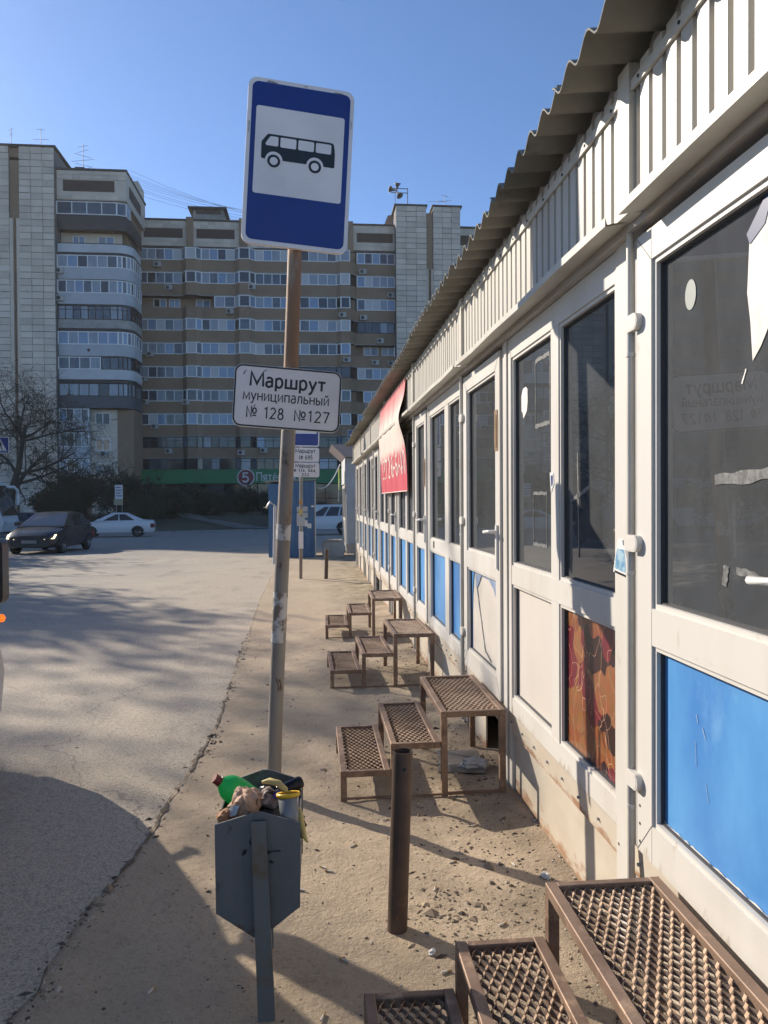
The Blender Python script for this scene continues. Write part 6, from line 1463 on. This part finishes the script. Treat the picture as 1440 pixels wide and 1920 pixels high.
# ------------------------------------------------------------ trees, bushes, people, litter
bark = mat('bark', (0.065, 0.052, 0.04), 0.95, col2=(0.04, 0.033, 0.027), vscale=3, bump=0.4, bscale=20)
twig_m = mat('twig', (0.055, 0.042, 0.032), 0.95)
bud_m = mat('bud', (0.075, 0.07, 0.03), 0.9, col2=(0.05, 0.045, 0.025), vscale=2)
def make_tree(label, loc, height, seed, trunk_r=.22, levels=4, kids=(6, 6, 6, 5), droop=0.0, spread=.75, buds=1.0, group=None, lean=(0, 0), name='bare_tree', twig_r=.006, base_h=.28, budsize=.035):
    r_ = random.Random(seed); T = MB(); Cw = MB()
    def quad(p, s):
        a = Vector((r_.gauss(0, 1), r_.gauss(0, 1), r_.gauss(0, 1))).normalized(); b = a.orthogonal().normalized()
        Cw.add([p - a * s, p + b * s * .5, p + a * s, p - b * s * .5], [(0, 1, 2, 3)], 1)
    def grow(p, d, L_, r, lv):
        n = 5 if lv < 2 else 4; pts = [p.copy()]; rs = [r]; q = p.copy(); dd = d.copy()
        for i in range(n):
            dd = (dd + Vector((r_.gauss(0, .16), r_.gauss(0, .16), r_.gauss(0, .10) + (.06 if lv < 3 else 0) - droop * max(0, lv - 1) * .5))).normalized()
            q = q + dd * (L_ / n); pts.append(q.copy()); rs.append(max(twig_r * .6, r * (1 - .62 * (i + 1) / n)))
        (T if lv < 2 else Cw).tube(pts, rs, (9, 6, 4, 3, 3)[min(lv, 4)], 0, caps=False)
        if lv >= levels:
            if buds:
                for _ in range(int(buds * 3 + r_.random())): quad(pts[r_.randint(1, n)] + Vector((r_.gauss(0, .05), r_.gauss(0, .05), r_.gauss(0, .05))), budsize * r_.uniform(.6, 1.4))
            return
        for k in range(kids[lv]):
            t = r_.uniform(base_h if lv == 0 else .2, 1.0); i = min(n - 1, int(t * n)); c = pts[i].lerp(pts[i + 1], t * n - i)
            side = dd.orthogonal(); side.rotate(Matrix.Rotation(r_.uniform(0, 2 * pi), 3, dd)); nd = (dd * (1 - spread * r_.uniform(.6, 1)) + side * spread).normalized()
            grow(c, nd, L_ * r_.uniform(.45, .68), max(twig_r, rs[i] * .55), lv + 1)
    t = thing(name, label, 'tree' if name != 'bush' else 'bush', loc, 0, group)
    if name == 'bush':
        for k in range(kids[0]):
            a = r_.uniform(0, 2 * pi); grow(Vector((r_.gauss(0, .25), r_.gauss(0, .25), -.1)), Vector((cos(a) * .5, sin(a) * .5, 1)).normalized(), height * r_.uniform(.6, .9), trunk_r, 1)
    else: grow(Vector((0, 0, -.2)), Vector((lean[0], lean[1], 1)).normalized(), height * .62, trunk_r, 0)
    T.build('trunk' if name != 'bush' else 'stem', bark, t, False); Cw.build('crown', [twig_m, bud_m], t, False)
    return t
tz = bank_z(-22.5, 60)
make_tree('large bare tree with dense drooping twigs in front of the tiled tower at left', (-22.8, 60.5, tz), 13.0, 4, .34, 4, (9, 7, 7, 6), .10, .72, .7, twig_r=.012, base_h=.30, budsize=.05)
for k, (x, y, h, sd_) in enumerate(((-17.2, 26.0, 11.5, 5), (-21.0, 24.0, 13.5, 8), (-18.8, 30.0, 10.5, 12), (-24.0, 28.0, 12.0, 15))):
    make_tree('bare street tree out of the picture at left, casting twiggy shade on the lot', (x, y, ground_z(0, y)), h, sd_, 0.2, 4, (10, 8, 7, 7), .0, .75, 1.2, 'street trees left of the lot', twig_r=.014, base_h=.35, budsize=.09)
BL = [('dark leafy bush behind the white liftback car', -12.2, 66, 2.6), ('tallest dark bush before the green shop fascia', -15.6, 68, 3.6), ('dark bush at the foot of the corner block under the pale balconies', -19.0, 67, 3.8),
      ('low dark bush beside the concrete path', -9.0, 71, 2.0), ('dark bush before the middle of the shop front', -6.6, 76, 2.2), ('dark bush left of the blue booth before the shop windows', -3.2, 74, 2.2),
      ('low bush behind the timetable board', -13.6, 61.5, 1.8), ('wide low bush right of the large bare tree', -20.4, 63, 2.4), ('small bush between the path and the shop door', -10.6, 78, 2.6)]
leafy = mat('dull_leaf', (0.035, 0.045, 0.02), 0.8, col2=(0.055, 0.05, 0.025), vscale=1.5)
for k, (lb, x, y, h) in enumerate(BL):
    b_ = make_tree(lb, (x, y, bank_z(x, y)), h, 40 + k, .05, 4, (11, 7, 6, 5), .02, .62, 1.4, 'bushes on the bank before the shop', name='bush', twig_r=.012, budsize=.085)
    for ch in COL.objects:
        if ch.parent == b_ and len(ch.data.materials) > 1: ch.data.materials[1] = leafy

def person(label, loc, rz, h, coat, legs):
    t = thing('person', label, 'person', loc, rz)
    def skin(name, V, E, rad, m, parent):
        me = bpy.data.meshes.new(name); me.from_pydata(V, E, []); o = link(name, me, parent, False); me.materials.append(m)
        sk = o.modifiers.new('skin', 'SKIN'); sv = me.skin_vertices[0].data
        for i, r in enumerate(rad): sv[i].radius = (r, r * .85)
        sv[0].use_root = True
        ss = o.modifiers.new('sub', 'SUBSURF'); ss.levels = 1; ss.render_levels = 2; return o
    s = h / 1.75
    V = [(0, 0, .95), (0, 0, 1.15), (0, .01, 1.38), (0, .02, 1.50), (0, .0, 1.60), (0, -.01, 1.70), (.10, 0, .88), (.11, -.02, .5), (.12, .03, .08), (.12, -.10, .03), (-.10, 0, .88), (-.11, .04, .5), (-.13, .10, .08), (-.13, -.02, .03),
         (.19, .01, 1.40), (.25, .02, 1.14), (.22, -.14, .95), (.21, -.2, .90), (-.19, .01, 1.40), (-.25, .04, 1.14), (-.23, -.06, .90), (-.22, -.08, .83)]
    E_ = [(0, 1), (1, 2), (2, 3), (3, 4), (4, 5), (0, 6), (6, 7), (7, 8), (8, 9), (0, 10), (10, 11), (11, 12), (12, 13), (2, 14), (14, 15), (15, 16), (16, 17), (2, 18), (18, 19), (19, 20), (20, 21)]
    rad = [.16, .15, .17, .06, .085, .09, .10, .07, .045, .04, .10, .07, .045, .04, .075, .055, .042, .035, .075, .055, .042, .035]
    o = skin('body', [tuple(q * s for q in v) for v in V], E_, [q * s for q in rad], coat, t)
    V2 = [(0, 0, .93), (.10, 0, .86), (.11, -.02, .5), (.12, .03, .12), (-.10, 0, .86), (-.11, .04, .5), (-.13, .10, .12)]
    skin('trousers', [tuple(q * s for q in v) for v in V2], [(0, 1), (1, 2), (2, 3), (0, 4), (4, 5), (5, 6)], [q * s for q in (.17, .115, .085, .065, .115, .085, .065)], legs, t)
    mb = MB(); mb.lathe([(0, .11), (.06, .10), (.095, .05), (.10, 0), (.09, -.04)], Matrix.Translation((0, .012, 1.675 * s)), 14); mb.build('hair', black_trim, t, False)
    mb = MB(); mb.lathe([(0, .05), (.045, .045), (.07, 0), (.05, -.06), (0, -.08)], Matrix.Translation((0, -.055, 1.635 * s)) @ Matrix.Scale(.7, 4, (0, 1, 0)), 12); mb.build('face', mat('skin', (0.42, 0.26, 0.19), 0.6), t, False)
    mb = MB(); mb.box(.14, -.28, .70, .34, -.12, .95); mb.build('bag', white_sheet, t, False)
    return t
person('person in dark jacket and pale trousers walking on the bank behind the white liftback car', (-14.6, 66.5, bank_z(-14.6, 66.5)), radians(-80), 1.7, mat('dark_coat', (0.012, 0.013, 0.016), 0.8), mat('pale_trousers', (0.30, 0.30, 0.32), 0.8))

# grit, clods and dry bits on the dirt
import bmesh
def scatter(name, n, f, cols, size, flat=.6):
    r_ = random.Random(name); mb = MB()
    base = [(1, 0, 0), (-1, 0, 0), (0, 1, 0), (0, -1, 0), (0, 0, 1), (0, 0, -1)]; F = [(0, 2, 4), (2, 1, 4), (1, 3, 4), (3, 0, 4), (2, 0, 5), (1, 2, 5), (3, 1, 5), (0, 3, 5)]
    for _ in range(n):
        x, y = f(r_); s = size * math.exp(r_.gauss(0, .5)); a = r_.uniform(0, 2 * pi); ca, sa = cos(a), sin(a); e = r_.uniform(.6, 1.6)
        z = (dirt_z(x, y) if x > crack_x(y) else ground_z(x, y) + .006) + s * flat * .25
        vs = []
        for px, py, pz in base:
            k = r_.uniform(.7, 1.2); u, v = px * s * e * k, py * s / e * k
            vs.append((x + u * ca - v * sa, y + u * sa + v * ca, z + pz * s * flat * k))
        mb.add(vs, F, r_.choices(range(len(cols)), [c[1] for c in cols])[0])
    return tag(mb.build(name, [c[0] for c in cols]), kind='stuff')
peb_a = mat('grit_pale', (0.46, 0.40, 0.32), 0.9); peb_b = mat('grit_dark', (0.10, 0.08, 0.06), 0.95); peb_c = mat('grit_mid', (0.26, 0.20, 0.14), 0.95)
def near_dirt(r_):
    while True:
        y = 1.8 + 7.5 * r_.random() ** 1.8; x = r_.uniform(-.75, 1.12)
        if r_.random() < .25 + .75 * max(0, mnoise.noise((x * 2.1, y * 2.1, 8)) + .35): return x, y
def near_wall(r_):
    y = 1.8 + 8 * r_.random() ** 1.6; return min(1.11, r_.gauss(.82, .22)), y
def pile(r_): return r_.gauss(.52, .10), r_.gauss(3.0, .12)
def crackside(r_):
    y = 1.6 + 8 * r_.random() ** 1.5; return crack_x(y) + r_.gauss(.012, .03), y
scatter('gravel', 2400, near_dirt, ((peb_a, 3), (peb_b, 3), (peb_c, 4)), .0036)
scatter('gravel', 2900, near_wall, ((peb_a, 2), (peb_b, 4), (peb_c, 4)), .0052)
scatter('dry_debris', 170, pile, ((mat('straw', (0.40, 0.32, 0.2), 0.9), 3), (peb_b, 4), (peb_c, 3)), .007, .35)
scatter('gravel', 2600, crackside, ((peb_a, 2), (peb_b, 4), (peb_c, 4)), .0055)
scatter('gravel', 1800, lambda r_: (-.8 - 2.6 * r_.random() ** 1.3, 2 + 7 * r_.random() ** 1.4), ((peb_a, 4), (peb_b, 3), (peb_c, 3)), .0030)
butt_p = mat('butt_paper', (0.62, 0.58, 0.50), 0.8); butt_f = mat('butt_filter', (0.50, 0.33, 0.16), 0.8)
bp = thing('cigarette_butt', 'trodden cigarette butt lying on the dirt strip', 'cigarette butt', (0, 0, 0), 0, 'cigarette butts on the dirt')
mb = MB(); mb.tube([(-.019, 0, .004), (.006, 0, .004)], .0042, 8); mb.build('paper', butt_p, bp, False)
mb = MB(); mb.tube([(.006, 0, .004), (.019, 0, .004)], .0043, 8); mb.build('filter', butt_f, bp, False)
for k, (x, y) in enumerate(((.06, 3.38), (.035, 3.42), (-.06, 3.22), (.10, 2.72), (.02, 2.42), (.50, 3.18), (.62, 3.42), (.88, 3.36), (.36, 3.9), (-.28, 3.7), (.18, 3.62), (.72, 2.9), (-.42, 3.45), (.05, 4.7), (-.3, 5.4), (.8, 3.8), (.45, 2.62), (-.55, 2.62))):
    o = bp if k == 0 else copy_tree(bp); o.location = (x, y, dirt_z(x, y) + .001); o.rotation_euler = (0, 0, rnd.uniform(0, pi)); 
shard = mat('pale_litter', (0.62, 0.60, 0.56), 0.6)
for k, (x, y, s, lb) in enumerate(((.98, 4.62, .07, 'crumpled pale paper under the top tread of the second steel steps'), (.42, 2.74, .016, 'pale crushed scrap at the foot of the short steel pipe'), (.99, 3.22, .022, 'tiny white crumb at the rusty wall foot before the nearest steps'), (-.6, 2.35, .02, 'white fleck of litter in the minibus shade near the crack'))):
    me_obj('litter_scrap', crumple(50 + k, s, s * .6, s * .45, .8, 3, 2.5), shard, (x, y, dirt_z(x, y) + s * .3), (0, 0, k), lb, 'litter')
mb = MB(); mb.prism([(.74, 4.55, .012), (1.02, 4.50, .016), (1.05, 4.86, .03), (.80, 4.95, .012)], (0, 0, .006)); tag(mb.build('metal_sheet', mat('old_sheet', (0.22, 0.2, 0.18), 0.6, col2=(0.12, 0.1, 0.08), vscale=8)), 'flat grey scrap sheet lying under the second steel steps', 'scrap sheet')

# ------------------------------------------------------------ the air: thin spring haze that pales the far blocks
hz = MB(); hz.box(-275, -75, -4, 275, 435, 43)
hm = bpy.data.materials.new('haze'); hm.use_nodes = True; nt = hm.node_tree; nt.nodes.remove(nt.nodes['Principled BSDF'])
pv = nt.nodes.new('ShaderNodeVolumePrincipled'); pv.inputs['Density'].default_value = .00035; pv.inputs['Color'].default_value = (1, .96, .90, 1); pv.inputs['Anisotropy'].default_value = .25
nt.links.new(pv.outputs[0], nt.nodes['Material Output'].inputs['Volume'])
tag(hz.build('haze', hm), kind='stuff')
